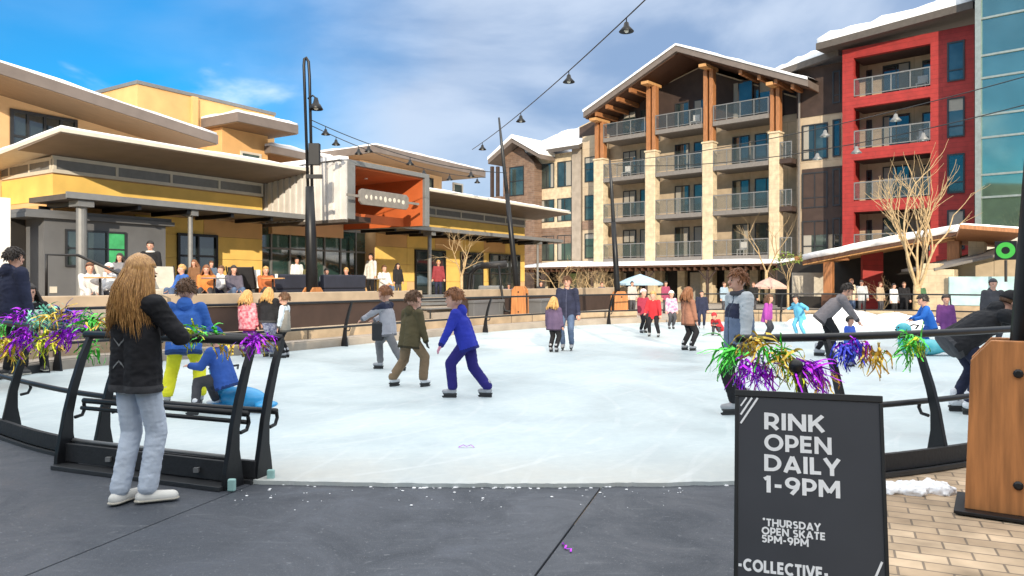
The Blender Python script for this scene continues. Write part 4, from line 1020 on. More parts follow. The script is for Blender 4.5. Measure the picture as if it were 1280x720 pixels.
def person(label, loc, rz, H=1.7, top='', legs='', shoe='skate', hair='short', hairm='hair_brown', pelvis=None, lean=0., side=0., feet=None, hands=None, face=0., nod=0.,
           topm=None, legm=None, glove=None, flare=1.0, hem=.435, bulk=1.0, vox=None, kid=False, hood=False, group=None, skin='skin', hatm=None, scarf=None, sleevem=None,
           twist=0., toe=(0, 0), det=1, stripe=None, shoem=None, seated=False, backpack=None, elbows=None, knees=None, name='person', curl=.5, wrk=.008, slim=1.0):
    """local frame: x to the person's right, y forward, z up.  feet / hands are targets in units of H"""
    root = thing(name, label, 'person', loc, rz, group)
    vox = vox or (.014 if det else .022)
    hs_ = 1.24 if kid else 1.0
    pel = Vector(pelvis or (0, 0, .525))*H
    Rl = Matrix.Rotation(-lean, 3, 'X') @ Matrix.Rotation(side, 3, 'Y') @ Matrix.Rotation(twist, 3, 'Z')
    up = Rl @ Vector((0, 0, 1)); rt = Rl @ Vector((1, 0, 0)); fw = Rl @ Vector((0, 1, 0))
    chest = pel+up*.20*H; neck = pel+up*.315*H; sh = [neck+rt*s*.108*H*bulk**.5-up*.022*H for s in (-1, 1)]
    Rh = Matrix.Rotation(face, 3, 'Z') @ Matrix.Rotation(-nod-lean*.45, 3, 'X')
    hu, hf, hr = Rh @ Vector((0, 0, 1)), Rh @ Vector((0, 1, 0)), Rh @ Vector((1, 0, 0))
    hc = neck+up*.035*H+hu*.068*H*hs_+hf*.012*H
    hp = [pel+Vector((s*.052*H, 0, 0)) for s in (-1, 1)]
    feet = [Vector(p)*H for p in (feet or [(-.06, 0, 0), (.06, 0, 0)])]
    hands_ = [Vector(p)*H for p in (hands or ([(-.07, .2, pel.z/H+.07), (.07, .2, pel.z/H+.07)] if seated else [(-.17, .05, .46), (.17, .05, .46)]))]
    sole = .045*H if shoe == 'skate' else 0
    ank = [p+Vector((0, -.012*H, .05*H+sole)) for p in feet]
    kn = []
    for i in range(2):
        pole = Vector((knees or [(-.1, 1, .1), (.1, 1, .1)])[i])
        k, a = ik(hp[i], ank[i], .245*H, .24*H, pole); kn.append(k); ank[i] = a
    el = []
    for i in range(2):
        pole = Vector((elbows or [(-.5, -1, -.3), (.5, -1, -.3)])[i]); e, w_ = ik(sh[i], hands_[i], .17*H, .155*H, pole); el.append(e); hands_[i] = w_
    S = H/1.72
    # ---- body: one continuous skin
    b = MB()
    capsule(b, pel, chest, .056*H, .064*H, 12, .70, fw); capsule(b, chest, neck-up*.05*H, .064*H, .045*H, 12, .70, fw); capsule(b, neck-up*.07*H, neck-up*.02*H, .036*H, .034*H, 12)
    capsule(b, neck-up*.03*H, hc-hu*.03*H, .037*H*hs_**.5, .035*H*hs_**.5)
    hq = Rh
    q = (.0655 if kid else .0600)*H*hs_
    b.ell(hc+hu*.008*H, (q*.80, q*.98, q*1.02), hq, 16, 12); b.ell(hc+hf*.014*H*hs_-hu*.030*H*hs_, (q*.60, q*.66, q*.66), hq, 14, 10)
    b.ell(hc+hf*.052*H*hs_-hu*.045*H*hs_, (q*.26, q*.2, q*.2), hq)
    capsule(b, hc+hf*.056*H*hs_+hu*.004*H, hc+hf*.067*H*hs_-hu*.014*H*hs_, .006*H, .010*H, 8)
    b.ell(hc+hf*.050*H*hs_+hu*.014*H, (q*.5, q*.18, q*.12), hq)
    for s in (-1, 1): b.ell(hc+hr*s*.050*H*hs_-hu*.008*H, (q*.12, q*.2, q*.3), hq, 8, 6)
    for i in range(2):
        capsule(b, sh[i], el[i], .026*H, .021*H, 10); capsule(b, el[i], hands_[i], .021*H, .0155*H, 10)
        capsule(b, neck-up*.06*H, sh[i], .028*H, .024*H, 10)
        capsule(b, hp[i], kn[i], .043*H, .03*H, 10); capsule(b, kn[i], ank[i], .03*H, .02*H, 10)
        capsule(b, ank[i], ank[i]+Vector((0, .03*H, -.025*H)), .02*H, .018*H, 8)
    body = remesh(b, min(vox, .012) if det else vox, 3 if det else 2)
    hb = MB(); hb2 = hb if glove else body
    for i in range(2):
        d = (hands_[i]-el[i]).normalized(); sd_ = Vector((-1 if i else 1, .35, .2)) if True else 0
        hand(hb2, hands_[i], d, sd_, S, curl, fat=1.25 if glove else 1.0)
    bo = body.build('body', skin, root, True)
    if glove: hb.build('gloves', glove, root, True)
    else: hb.bm.free()
    for s in (-1, 1):
        MB().ell(hc+hf*.0545*H*hs_+hr*s*.0195*H*hs_+hu*.001*H, (.0080*H, .005*H, .0052*H), hq, 8, 6).build('eye', 'eye_dark', bo, True)
    if det:
        for s in (-1, 1): MB().ell(hc+hf*.0555*H*hs_+hr*s*.020*H*hs_+hu*.0125*H, (.0115*H, .005*H, .0028*H), hq, 8, 6).build('eyebrow', hairm, bo, True)
    MB().ell(hc+hf*.0585*H*hs_-hu*.0275*H*hs_, (.0135*H, .005*H, .0042*H), hq, 8, 6).build('mouth', 'lip', bo, True)
    # ---- trousers
    b = MB(); T = .001
    capsule(b, hp[0], hp[1], .062*H*bulk**.3, .062*H*bulk**.3, 14, .9, fw); capsule(b, pel+up*.0*H, pel+up*.05*H, .066*H, .06*H, 14, .72, fw)
    for i in range(2):
        kf = 1.16 if kid else 1.0
        capsule(b, hp[i], kn[i], .062*H*slim*bulk**.4, .044*H*slim*kf*(1+(flare-1)*.3), 12)
        e = ank[i]+(kn[i]-ank[i])*.05
        capsule(b, kn[i], e, .044*H*slim*kf*(1+(flare-1)*.3), .036*H*slim*kf*flare, 12)
    lw = remesh(b, vox, 3, wrinkle=wrk*S if det else .005, wseed=sum(map(ord, label)) % 97, wscale=13, cut=[(ank[0]+Vector((0, 0, -.018*H)), (0, 0, -1))] if abs(ank[0].z-ank[1].z) < .03 and not seated else None)
    lw.build('trousers', legm, root, True)
    # ---- jacket
    b = MB()
    hm = pel+up*(hem-.525)*H
    tr_ = .084*H*bulk
    for q_ in (-1, 1):
        capsule(b, hm+rt*q_*.046*H, chest-up*.02*H+rt*q_*.034*H, tr_*1.0, tr_*.95, 14, .92, fw); capsule(b, chest-up*.02*H+rt*q_*.034*H, neck-up*.065*H+rt*q_*.03*H, tr_*.95, tr_*.70, 14, .80, fw)
    for i in range(2):
        capsule(b, neck-up*.045*H, sh[i]-up*.005*H, .044*H, .041*H*bulk**.5, 12); capsule(b, chest+up*.05*H, sh[i], .06*H, .04*H*bulk**.5, 12, .85, fw)
        capsule(b, sh[i], el[i], .046*H*bulk**.6, .038*H*bulk**.6, 12); capsule(b, el[i], hands_[i]-(hands_[i]-el[i])*.06, .038*H*bulk**.6, .029*H*bulk**.6, 12)
    capsule(b, neck-up*.04*H, neck+up*.012*H, .047*H, .041*H, 14)
    if hood: b.ell(neck-fw*.045*H-up*.0*H, (.065*H, .045*H, .06*H), Rl)
    jk = remesh(b, vox, 3, wrinkle=.011*S if det else .006, wseed=sum(map(ord, label)) % 53, cut=[(hm-up*.012*H, -up)])
    ms = [topm]
    jo = jk.build('jacket', ms, root, True)
    trim = None
    if det:
        tc_ = M[topm].node_tree.nodes['Color Ramp'].color_ramp.elements[0].color[:3]
        lum = sum(tc_)/3; trim = cloth(tuple(min(1, c*.45+.0) if lum > .05 else c*2.2+.025 for c in tc_), key='trim_'+topm)
        jo.data.materials.append(M[trim]); ti = len(jo.data.materials)-1
        for p in jo.data.polygons:
            c = p.center; h_ = (c-hm).dot(up)/H
            if h_ < .016 and (c-pel).length < .2*H and abs((c-pel).dot(rt)) < .15*H: p.material_index = ti
            elif min((c-(hands_[i]-(hands_[i]-el[i])*.05)).length for i in (0, 1)) < .034*H: p.material_index = ti
            elif (c-neck).dot(up) > .004*H and (c-neck).length < .06*H: p.material_index = ti
            elif abs((c-chest).dot(rt)) < .0065*H and (c-chest).dot(fw) > .02*H: p.material_index = ti
    if sleevem or stripe:
        if sleevem: jo.data.materials.append(M[sleevem]); si = len(jo.data.materials)-1
        if stripe: jo.data.materials.append(M[stripe[0]])
        for p in jo.data.polygons:
            c = p.center; r_ = c-chest; lat = abs(r_.dot(rt)); h_ = (c-pel).dot(up)/H
            arm = min((c-(sh[i]+(el[i]-sh[i])*t)).length for i in range(2) for t in (0, .25, .5, .75, 1)) < .052*H and lat > .095*H or min((c-(el[i]+(hands_[i]-el[i])*t)).length for i in range(2) for t in (0, .25, .5, .75, 1)) < .045*H
            if trim and p.material_index: continue
            if sleevem and (arm or h_ > .255): p.material_index = si
            elif stripe and stripe[1] < h_ < stripe[2]: p.material_index = len(jo.data.materials)-1
    if scarf:
        b = MB(); n = 16
        b.tube([neck+up*.012*H+(rt*math.cos(2*math.pi*k/n)*.052+fw*math.sin(2*math.pi*k/n)*.05)*H for k in range(n+1)], .017*H, 8); b.jitter(.006, 25, 1).build('scarf', scarf, root, True)
    # ---- hair / hat
    def cap(sc, off=Vector(), noise_=.012, front=-.35, u=28, v=20, seed=1, low=-.55):
        b = MB(); b.ell((0, 0, 0), 1, None, u, v)
        kill = []
        for vv in b.bm.verts:
            c = vv.co
            if (c.y > .1 and c.z < -front*.0+.30-.0 and c.y > -c.z*.3+.35) or c.z < low: kill.append(vv)
        bmesh.ops.delete(b.bm, geom=kill, context='VERTS')
        for vv in b.bm.verts:
            c = vv.co.copy(); k = 1+noise_*8*mnoise.noise(Vector((c.x*5, c.y*5, c.z*2.5+seed)))+noise_*4*mnoise.noise(c*14)
            vv.co = Vector((c.x*q*.86*k*sc, c.y*q*1.04*k*sc, c.z*q*1.10*k*sc))
        g = bmesh.ops.extrude_face_region(b.bm, geom=b.bm.faces[:])
        for vv in [e for e in g['geom'] if isinstance(e, bmesh.types.BMVert)]: vv.co *= .86
        b.xf(Matrix.Translation(hc+hu*.014*H*hs_-hf*.006*H+off) @ hq.to_4x4()); return b
    seed = (sum(map(ord, label)) % 31)
    if hair == 'short':
        b = cap(1.08, noise_=.014, seed=seed, low=-.35); rr = random.Random(seed)
        if det:
            for vv in [v_ for v_ in b.bm.verts]:
                if rr.random() < .45: continue
                o_ = vv.co-(hc+hu*.014*H*hs_-hf*.006*H)
                if o_.length < q*.9: continue
                d_ = (o_.normalized()*.55-hu*.5+hf*rr.uniform(-.3, .5)+hr*rr.uniform(-.5, .5)).normalized()
                b.tube([vv.co.copy()-o_*.05, vv.co+d_*.012*H, vv.co+d_*.012*H+(d_-hu*.6)*.012*H], [.005*H, .0045*H, .001*H], 4, False)
        b.build('hair', hairm, root, True)
    elif hair == 'hat':
        cap(1.13, noise_=.004, seed=seed, low=.0).build('hat', hatm, root, True); cap(1.04, low=-.5, seed=seed).build('hair', hairm, root, True)
    elif hair == 'helmet':
        cap(1.22, noise_=.0, seed=seed, low=-.25).build('helmet', hatm, root, True)
    elif hair in ('long', 'verylong'):
        b = cap(1.10, noise_=.01, seed=seed, low=-.6)
        if hair == 'verylong':                                     # the mass of hair under the loose strands
            rings_ = []; n1_ = 22
            for j in range(12):
                t = j/11; w_ = (.052+.030*t-.02*t**4)*H; dp = (.046-.022*t)*H; c_ = hc+hu*.01*H-fw*(.020*H+.014*H*t)-rt*.012*H*t+Vector((0, 0, -.255*H*t))
                rings_.append([b.bm.verts.new(c_+rt*math.cos(2*math.pi*i/n1_)*w_*(1+.05*math.sin(i*2.6+t*2))+fw*math.sin(2*math.pi*i/n1_)*dp*(1+.10*math.sin(i*2.6+t*2))) for i in range(n1_)])
            for a_, c_ in zip(rings_, rings_[1:]):
                for i in range(n1_): b._f([a_[i], a_[(i+1) % n1_], c_[(i+1) % n1_], c_[i]])
            b._f(rings_[-1])
        rr = random.Random(seed); n_ = 900 if hair == 'verylong' else 70
        Ln = (.285 if hair == 'verylong' else .17)*H
        for k in range(n_):
            a = rr.uniform(-2.05, 2.05); z_ = rr.uniform(-.45, .93)
            sc_ = math.sqrt(max(0, 1-z_*z_))
            p = hc+hu*.014*H*hs_-hf*.006*H+hq @ Vector((math.sin(a)*sc_*q*.90, -math.cos(a)*sc_*q*1.06, z_*q*1.1))
            outw = (rt*math.sin(a)-fw*math.cos(a)); pts = [p]; L_ = Ln*rr.uniform(.62, 1.05)*(.74+.34*abs(math.sin(a)))+(z_*q); ph = rr.uniform(0, 6); am = rr.uniform(.3, 1)
            m_ = 9
            for j in range(1, m_):
                t = j/(m_-1)
                drop = Vector((0, 0, -L_*t))
                spread = outw*(.016*H*min(1, t*2.2)+.012*H*t)+rt*(math.sin(a)*.034*H*t*t-.012*H*t)
                wv = (rt*math.sin(ph+t*9)+fw*math.cos(ph+t*7))*.006*H*am*t
                back = -fw*.022*H*min(1, t*2)
                pts.append(p+drop+spread+wv+back)
            w0 = rr.uniform(.0014, .0030)*H if hair == 'verylong' else .012*H
            b.tube(pts, [w0*.7]+[w0*(1-.1*t) for t in range(m_-3)]+[w0*.55, w0*.12], 5)
        b.build('hair', hairm, root, True)
        if hatm: cap(1.16, noise_=.004, seed=seed, low=.12).build('hat', hatm, root, True)
    # ---- shoes / skates
    for i in range(2):
        ft = Matrix.Rotation(toe[i], 3, 'Z'); z0 = feet[i].z; a = ank[i]
        tp = ft @ Vector((0, 1, 0)); base = Vector((a.x, a.y, a.z-.05*H)); b = MB()
        if shoe == 'skate':
            capsule(b, a+Vector((0, 0, .045*H)), a-Vector((0, 0, .02*H)), .031*H, .030*H, 10)
            capsule(b, base+tp*-.015*H+Vector((0, 0, .02*H)), base+tp*.085*H+Vector((0, 0, .014*H)), .027*H, .021*H, 10)
            m = remesh(b, .012, 2).build('skate', shoem or 'skate_grey', root, True)
            bl = MB(); pv = base-Vector((0, 0, .006*H)); sx_ = ft @ Vector((1, 0, 0))
            pr = [(-.035, -.0), (-.04, -.03), (-.03, -.044), (.08, -.044), (.10, -.034), (.104, -.022), (.09, -.02), (.075, -.0)]
            bl.prism([pv+tp*x_*H+Vector((0, 0, z_*H))-sx_*.003 for x_, z_ in pr], sx_*.006)
            bl.prism([pv+tp*x_*H+Vector((0, 0, z_*H))-sx_*.012*H for x_, z_ in ((-.04, .004), (-.04, -.012), (.085, -.012), (.095, .004))], sx_*.024*H)
            bl.build('blade', 'boot_dark', m)
        else:
            capsule(b, a+Vector((0, 0, .0)), a-Vector((0, 0, .02*H)), .026*H, .026*H, 10)
            capsule(b, base+tp*-.02*H+Vector((0, 0, .022*H)), base+tp*.095*H+Vector((0, 0, .017*H)), .027*H, .024*H, 12)
            m = remesh(b, .009, 2, cut=[(base+Vector((0, 0, .001)), (0, 0, -1))]).build('shoe', shoem or 'boot_dark', root, True)
            if det: b = MB(); capsule(b, base+tp*-.022*H+Vector((0, 0, .008*H)), base+tp*.097*H+Vector((0, 0, .008*H)), .0285*H, .0255*H, 14, .3, Vector((0, 0, 1))); b.build('sole', 'curtain', m, True)
    if backpack:
        b = MB(); c = chest-fw*.115*H
        b.ell(c, (.085*H, .05*H, .12*H), Rl, 16, 12); b.ell(c-up*.05*H-fw*.02*H, (.07*H, .045*H, .06*H), Rl, 14, 10)
        remesh(b, .014, 3).build('backpack', backpack, root, True)
    root['_j'] = 1; del root['_j']
    return root, dict(jo=jo, pel=pel, up=up, rt=rt, fw=fw, chest=chest, neck=neck, hc=hc, H=H)
def face_to(dx, dy): return math.atan2(-dx, dy)      # heading so that local +y points along (dx, dy)
# ================================================================ lamp posts
def lamp_post(label, p, rz, h, lean, board_rz=0, hair=False, lamps=(), far=True, pr=.12):
    """black mast between two bolted timber boards; lean = sideways drift of the top in metres"""
    r = thing('lamp_post', label, 'lamp post', p, rz, 'lamp posts around the rink')
    lx, ly = lean
    def pt(z, ox=0): return (lx*z/h+ox, ly*z/h, z)
    if hair:
        MB().tube([pt(0), pt(h*.34), pt(h*.52)], [pr*1.55, pr*1.35, pr*1.0], 10).build('mast', 'black_metal', r, True)
        MB().tube([pt(h*.5, -.05), pt(h*.97, -.09), pt(h*.995, -.07), pt(h, -.02), pt(h*.985, .05), pt(h*.93, .07), pt(h*.5, .07)], .045, 8).build('hairpin_top', 'black_metal', r, True)
        MB().box(-.16, .16, -.1, .1, h*.60, h*.68).xf(Matrix.Translation((.05, 0, 0))).build('control_box', 'black_metal', r, bevel=.01)
        MB().box(-.2, .28, -.05, .05, h*.55, h*.565).build('bracket', 'black_metal', r)
    else:
        MB().tube([pt(0), pt(h*.4), pt(h*.62)], [pr, pr*.85, pr*.7], 10).build('mast', 'black_metal', r, True)
        MB().tube([pt(h*.60), pt(h*.85), pt(h)], [pr*.66, pr*.5, pr*.3], 10).build('mast_top', 'dark_steel', r, True)
    for s in (-1, 1):
        pr_ = [(-.30, .02), (.30, .02), (.265, 1.02), (.15, 1.16), (-.15, 1.16), (-.265, 1.02)]
        MB().prism([(x, s*.15-.03, z) for x, z in pr_], (0, .06, 0)).xf(Matrix.Rotation(board_rz, 4, 'Z')).build('timber_board', 'timber_board', r, bevel=.006)
        for x, z in ((.0, .95), (.0, .22)):
            b = MB(); b.lathe([(.028, 0), (.03, .012), (.018, .022)], 10)
            b.xf(Matrix.Rotation(board_rz, 4, 'Z') @ Matrix.Translation((x, s*.182, z)) @ Matrix.Rotation(R(-90*s), 4, 'X')).build('bolt', 'black_metal', r)
    MB().box(-.26, .26, -.115, .115, .02, .9).xf(Matrix.Rotation(board_rz, 4, 'Z')).build('core', 'black_metal', r)
    MB().box(-.36, .36, -.27, .27, 0, .022).xf(Matrix.Rotation(board_rz, 4, 'Z')).build('base_plate', 'black_metal', r, bevel=.004)
    for (z, ox) in lamps:
        x, y, _ = pt(z)
        MB().tube([(x, y, z+.28), (x+ox*.6, y-.05, z+.36), (x+ox, y-.1, z+.26)], .025, 8).build('lamp_arm', 'black_metal', r, True)
        l = MB().lathe([(.05, .28), (.07, .2), (.09, .12), (.13, .08), (.21, -.06), (.2, -.07), (.12, .06), (.03, .1)], 16, (x+ox, y-.1, z)).build('lamp_shade', 'black_metal', r, True)
        MB().ell((x+ox, y-.1, z-.01), .075).build('bulb', 'lens_glass', l, True)
    return r
p = ground_at(391, 408, .22); lamp_post('tall black lamp post with hairpin top and bell lamp, before the lodge', p, 0, (408-72)*p.y/F0, (-.18, 0), R(62), True, [((408-135)*p.y/F0, .27)])
p = ground_at(650, 397, .22); lamp_post('black leaning lamp post with timber base, between lodge and hotel', p, 0, (397-147)*p.y/F0, (-.78, 0), R(-20))
p = ground_at(774, 403, .03); lamp_post('black lamp post before the hotel, standing at the far end of the ice', p, 0, (403-200)*p.y/F0, (-.35, 0), R(20))
p = ground_at(1272, 640, 0); lamp_post('near lamp post with bolted timber boards on brick paving, cut by the right edge', p, 0, 7.0, (.50, 0), R(-33), pr=.125)
# ================================================================ strings of pendant lamps
def pendant_string(label, A, B, sag, fr, lamp_label, d=.30, snow=False, group='pendant lamps strung over the rink'):
    A, B = Vector(A), Vector(B)
    def q(t): p = A.lerp(B, t); p.z -= sag*4*t*(1-t); return p
    c = MB().tube([q(i/40) for i in range(41)], .014, 5).build('light_cable', 'black_metal'); tag(c, label, 'cable')
    for k, t in enumerate(fr):
        p = q(t); s = d/.30
        r = thing('pendant_lamp', lamp_label if isinstance(lamp_label, str) else lamp_label[k], 'pendant lamp', p, 0, group)
        MB().tube([(0, 0, .0), (0, 0, -.10*s)], .012, 5).build('hanger', 'black_metal', r)
        sh = MB().lathe([(.02*s, -.08*s), (.045*s, -.10*s), (.06*s, -.17*s), (.15*s, -.27*s), (.145*s, -.28*s), (.05*s, -.19*s)], 14).build('lamp_shade', 'rail_grey' if snow else 'black_metal', r, True)
        MB().ell((0, 0, -.25*s), .05*s, None, 8, 6).build('bulb', 'lens_glass', r, True)
def at3(px, py, Y): return (Vector(((px-640)/F0*Y, Y, EYE+(HOR-py)*Y/F0)))
A = at3(600, 178, 28.6); 
Bq = at3(985, -175, 9.5)
fA = lambda px: None
S_ = []
for px in (603, 651, 711, 783):
    # fraction along the straight cable seen at this column
    k = (px-640)/F0; S_.append((k*A.y-A.x)/((Bq.x-A.x)-k*(Bq.y-A.y)))
A0 = A.lerp(Bq, -.08)
pendant_string('black cable of cone lamps rising over the middle of the rink', A0, Bq, .25, [(t+.08)/1.08 for t in S_],
               ['smallest, farthest cone lamp on the cable crossing the sky', 'second cone lamp from the far end of the sky cable', 'third cone lamp from the far end of the sky cable', 'largest, nearest cone lamp on the cable crossing the sky'])
pl = ground_at(391, 408, .22); pt2 = ground_at(650, 397, .22)
pendant_string('upper cable of lamps from the hairpin lamp post to the leaning post', at3(389, 150, pl.y), at3(634, 216, pt2.y), .35, [.06, .25, .45, .78], 'small cone lamp on the upper cable before the lodge roofs', .27)
pendant_string('lower cable of lamps from the hairpin lamp post to the lodge roof', at3(389, 157, pl.y), at3(607, 222, 33), .35, [.10, .2, .55, .72, .93], 'small cone lamp on the lower cable before the lodge roofs', .27)
pendant_string('lower cable of snow capped lamps before the red block', at3(768, 206, 31), at3(1330, 118, 17), .55, [.60, .68, .80], 'snow capped cone lamp on the lower cable before the red block', .3, True)
pendant_string('upper cable of snow capped lamps before the red block', at3(764, 202, 31), at3(1330, 82, 17), .35, [.62, .755], 'snow capped cone lamp on the upper cable before the red block', .3, True)
# ================================================================ bare trees
def bare_tree(label, loc, h, seed, spread=.55, stems=1, levels=4, mbark='bark_pale', leaf=None, r0=None, group=None, trunk_h=.28, up=.5):
    rr = random.Random(seed); root = thing('bare_tree', label, 'tree', loc, rr.uniform(0, 6), group)
    tb, bb = MB(), MB(); tips = []
    def grow(p, d, L, r, lv, b):
        n = 5; pts = [p]; q = p
        for i in range(n):
            d = (d+Vector((rr.uniform(-1, 1), rr.uniform(-1, 1), rr.uniform(-.2, .8)*up))*.16).normalized(); q = q+d*L/n; pts.append(q)
        b.tube(pts, [r*(1-.45*i/n) for i in range(n+1)], 6 if lv else 4, False)
        if lv <= 0: tips.append(q); return
        k = rr.randint(2, 3)
        for i in range(k):
            t = rr.uniform(.45, 1) if i else 1.0; m = pts[min(n, int(t*n))]
            ax = d.orthogonal(); ax.rotate(Matrix.Rotation(rr.uniform(0, 6.28), 3, d)); nd = (d+ax*spread*rr.uniform(.5, 1.3)).normalized()
            grow(m, nd, L*rr.uniform(.62, .85), r*rr.uniform(.45, .6), lv-1, bb)
    r0 = r0 or h*.016
    base = Vector((0, 0, -.05)); tb.tube([base, Vector((0, 0, h*trunk_h))], [r0*1.25, r0], 10)
    for s in range(stems):
        a = 6.28*s/stems+rr.uniform(-.3, .3); k_ = spread*.75 if stems > 1 else .05
        grow(Vector((0, 0, h*trunk_h*(1 if stems == 1 else rr.uniform(.75, 1.0)))), Vector((math.cos(a)*k_, math.sin(a)*k_, 1)).normalized(), h*rr.uniform(.24, .31), r0*(.8 if stems == 1 else .55), levels-1, bb)
    tb.build('trunk', mbark, root, True); bb.build('branches', mbark, root, True)
    if leaf:
        b = MB()
        for t in tips:
            if t.z < h*.6: continue
            for i in range(14):
                c = t+Vector((rr.gauss(0, .13), rr.gauss(0, .13), rr.gauss(0, .08))); a = Vector((rr.uniform(-1, 1), rr.uniform(-1, 1), rr.uniform(-.3, .3))).normalized()*.07; n_ = Vector((rr.uniform(-1, 1), rr.uniform(-1, 1), 1)).normalized(); e = a.cross(n_).normalized()*.035
                b.quad(c-a, c+e, c+a, c-e)
        b.build('leaves', leaf, root)
    return root
bare_tree('large bare pale barked tree standing before the timber shelter', at(1146, 27.5, .1), 7.4, 11, .44, 7, 4, trunk_h=.18, up=1.5, r0=.12)
bare_tree('small bare tree before the yellow windows at the end of the lodge', at(577, 27.5, .6), 3.0, 5, .62, 3, 4, trunk_h=.40, r0=.055)
bare_tree('slim tree with a tuft of yellow green leaves left of the timber shelter', at(985, 33, .1), 2.85, 8, .45, 2, 3, leaf='leaf_green', trunk_h=.5)
for k, (px, Y, h, s) in enumerate(((722, 42, 3.3, 21), (741, 41, 3.1, 22), (700, 43, 4.4, 23), (760, 43, 3.0, 24))):
    bare_tree('bare twiggy tree before the hotel arcade, among four alike', at(px, Y, .1), h, s, .8, 4, 4, trunk_h=.15, group='bare trees before the hotel arcade')
bare_tree('thin bare tree in front of the right hand stone column', at(958, 41, .1), 5.2, 31, .5, 2, 4, trunk_h=.4)
bare_tree('low bare shrub beside the foot of the timber shelter post', at(1105, 34, .1), 2.4, 37, .9, 6, 4, trunk_h=.1)
# ================================================================ parasols
def parasol(label, p, r, zt, m, dz=.42):
    o = thing('parasol', label, 'parasol', p)
    MB().tube([(0, 0, 0), (0, 0, zt)], .03, 8).lathe([(.28, 0), (.26, .06), (.05, .1)], 14).build('pole', 'dark_steel', o)
    b = MB(); n = 8; top = b.bm.verts.new((0, 0, zt+.04)); k = []
    for i in range(n*2):
        a = math.pi*i/n; rr = r*(1 if i % 2 == 0 else .95); k.append((b.bm.verts.new((math.cos(a)*rr*.55, math.sin(a)*rr*.55, zt-dz*.42)), b.bm.verts.new((math.cos(a)*rr, math.sin(a)*rr, zt-dz)), b.bm.verts.new((math.cos(a)*rr, math.sin(a)*rr, zt-dz-.1))))
    for i in range(n*2):
        a, c = k[i], k[(i+1) % (n*2)]; b._f([top, a[0], c[0]]); b._f([a[0], a[1], c[1], c[0]]); b._f([a[1], a[2], c[2], c[1]])
    b.build('canopy', m, o)
    ri = MB()
    for i in range(n): a = 2*math.pi*i/n; ri.tube([(0, 0, zt-.02), (math.cos(a)*r*.97, math.sin(a)*r*.97, zt-dz-.03)], .012, 5)
    ri.build('ribs', 'timber_pale', o)
parasol('pale blue parasol open before the hotel arcade', at(800, 37, .1), 1.15, EYE+(352-346)*37/F0, 'umbrella_blue')
parasol('dusty pink parasol open before the slim leafy tree', at(962, 35.5, .1), .85, EYE+(352-350)*35.5/F0, 'umbrella_pink')
# ================================================================ terrace furniture
def on_terrace(px, d, z=.92): p = LB.world(LB.x(px, d), d); return Vector((p.x, p.y, z))
def sofa(label, px, d, L, m='sofa_navy'):
    r = thing('sofa', label, 'sofa', on_terrace(px, d), LB.a+math.pi)
    MB().box(-L/2, L/2, -.38, .38, .08, .40).build('base', m, r, bevel=.03); MB().box(-L/2, L/2, .22, .40, .402, .85).build('backrest', m, r, bevel=.05)
    for s in (-1, 1): MB().box(s*(L/2-.09)-.09, s*(L/2-.09)+.09, -.38, .215, .402, .64).build('armrest', m, r, bevel=.04)
    for k in range(2): MB().box(-L/2+.2+k*(L-.4)/2, -L/2+.19+(k+1)*(L-.4)/2, -.36, .21, .404, .50).build('cushion', m, r, bevel=.03)
sofa('navy terrace sofa in front of the glazed storefront, right of the lamp post', 421, -1.8, 1.9); sofa('navy terrace sofa left of the hairpin lamp post', 354, -1.8, 1.4)
def lounge(label, px, d, rz, cush):
    r = thing('lounge_chair', label, 'chair', on_terrace(px, d), LB.a+rz)
    MB().box(-.33, .33, -.35, .33, .30, .44).build('seat', cush, r, bevel=.03); MB().prism([(-.33, .28, .44), (.33, .28, .44), (.33, .52, 1.02), (-.33, .52, 1.02)], (0, .08, 0)).build('backrest', cush, r, bevel=.02)
    for sx in (-.3, .3):
        for sy in (-.3, .3): MB().box(sx-.025, sx+.025, sy-.025, sy+.025, 0, .298).build('leg', 'black_metal', r)
    MB().tube([(-.35, .62, 1.03), (-.35, .3, .45), (-.35, -.33, .45), (-.35, -.33, .0)], .02, 6).tube([(.35, .62, 1.03), (.35, .3, .45), (.35, -.33, .45), (.35, -.33, .0)], .02, 6).build('frame', 'black_metal', r)
lounge('cream cushioned chair behind the honey haired woman, left one', 156, -2.6, 0.3, 'curtain'); lounge('cream cushioned chair by the orange wall, right of the kiosk', 204, -2.2, -.4, 'curtain')
lounge('black lounge chair draped with a white towel on the terrace', 308, -2.6, 2.2, 'planter_black')
q = MB().box(-.32, .32, -.3, .3, .92+.45, .92+.50).box(-.3, .3, .3, .36, .92+.46, .92+.95).jitter(.015, 4, 2).build('towel', 'white_paint', loc=on_terrace(316, -2.7, .0)); q.rotation_euler[2] = LB.a+2.2; tag(q, 'white towel over the black terrace lounge chair', 'towel')
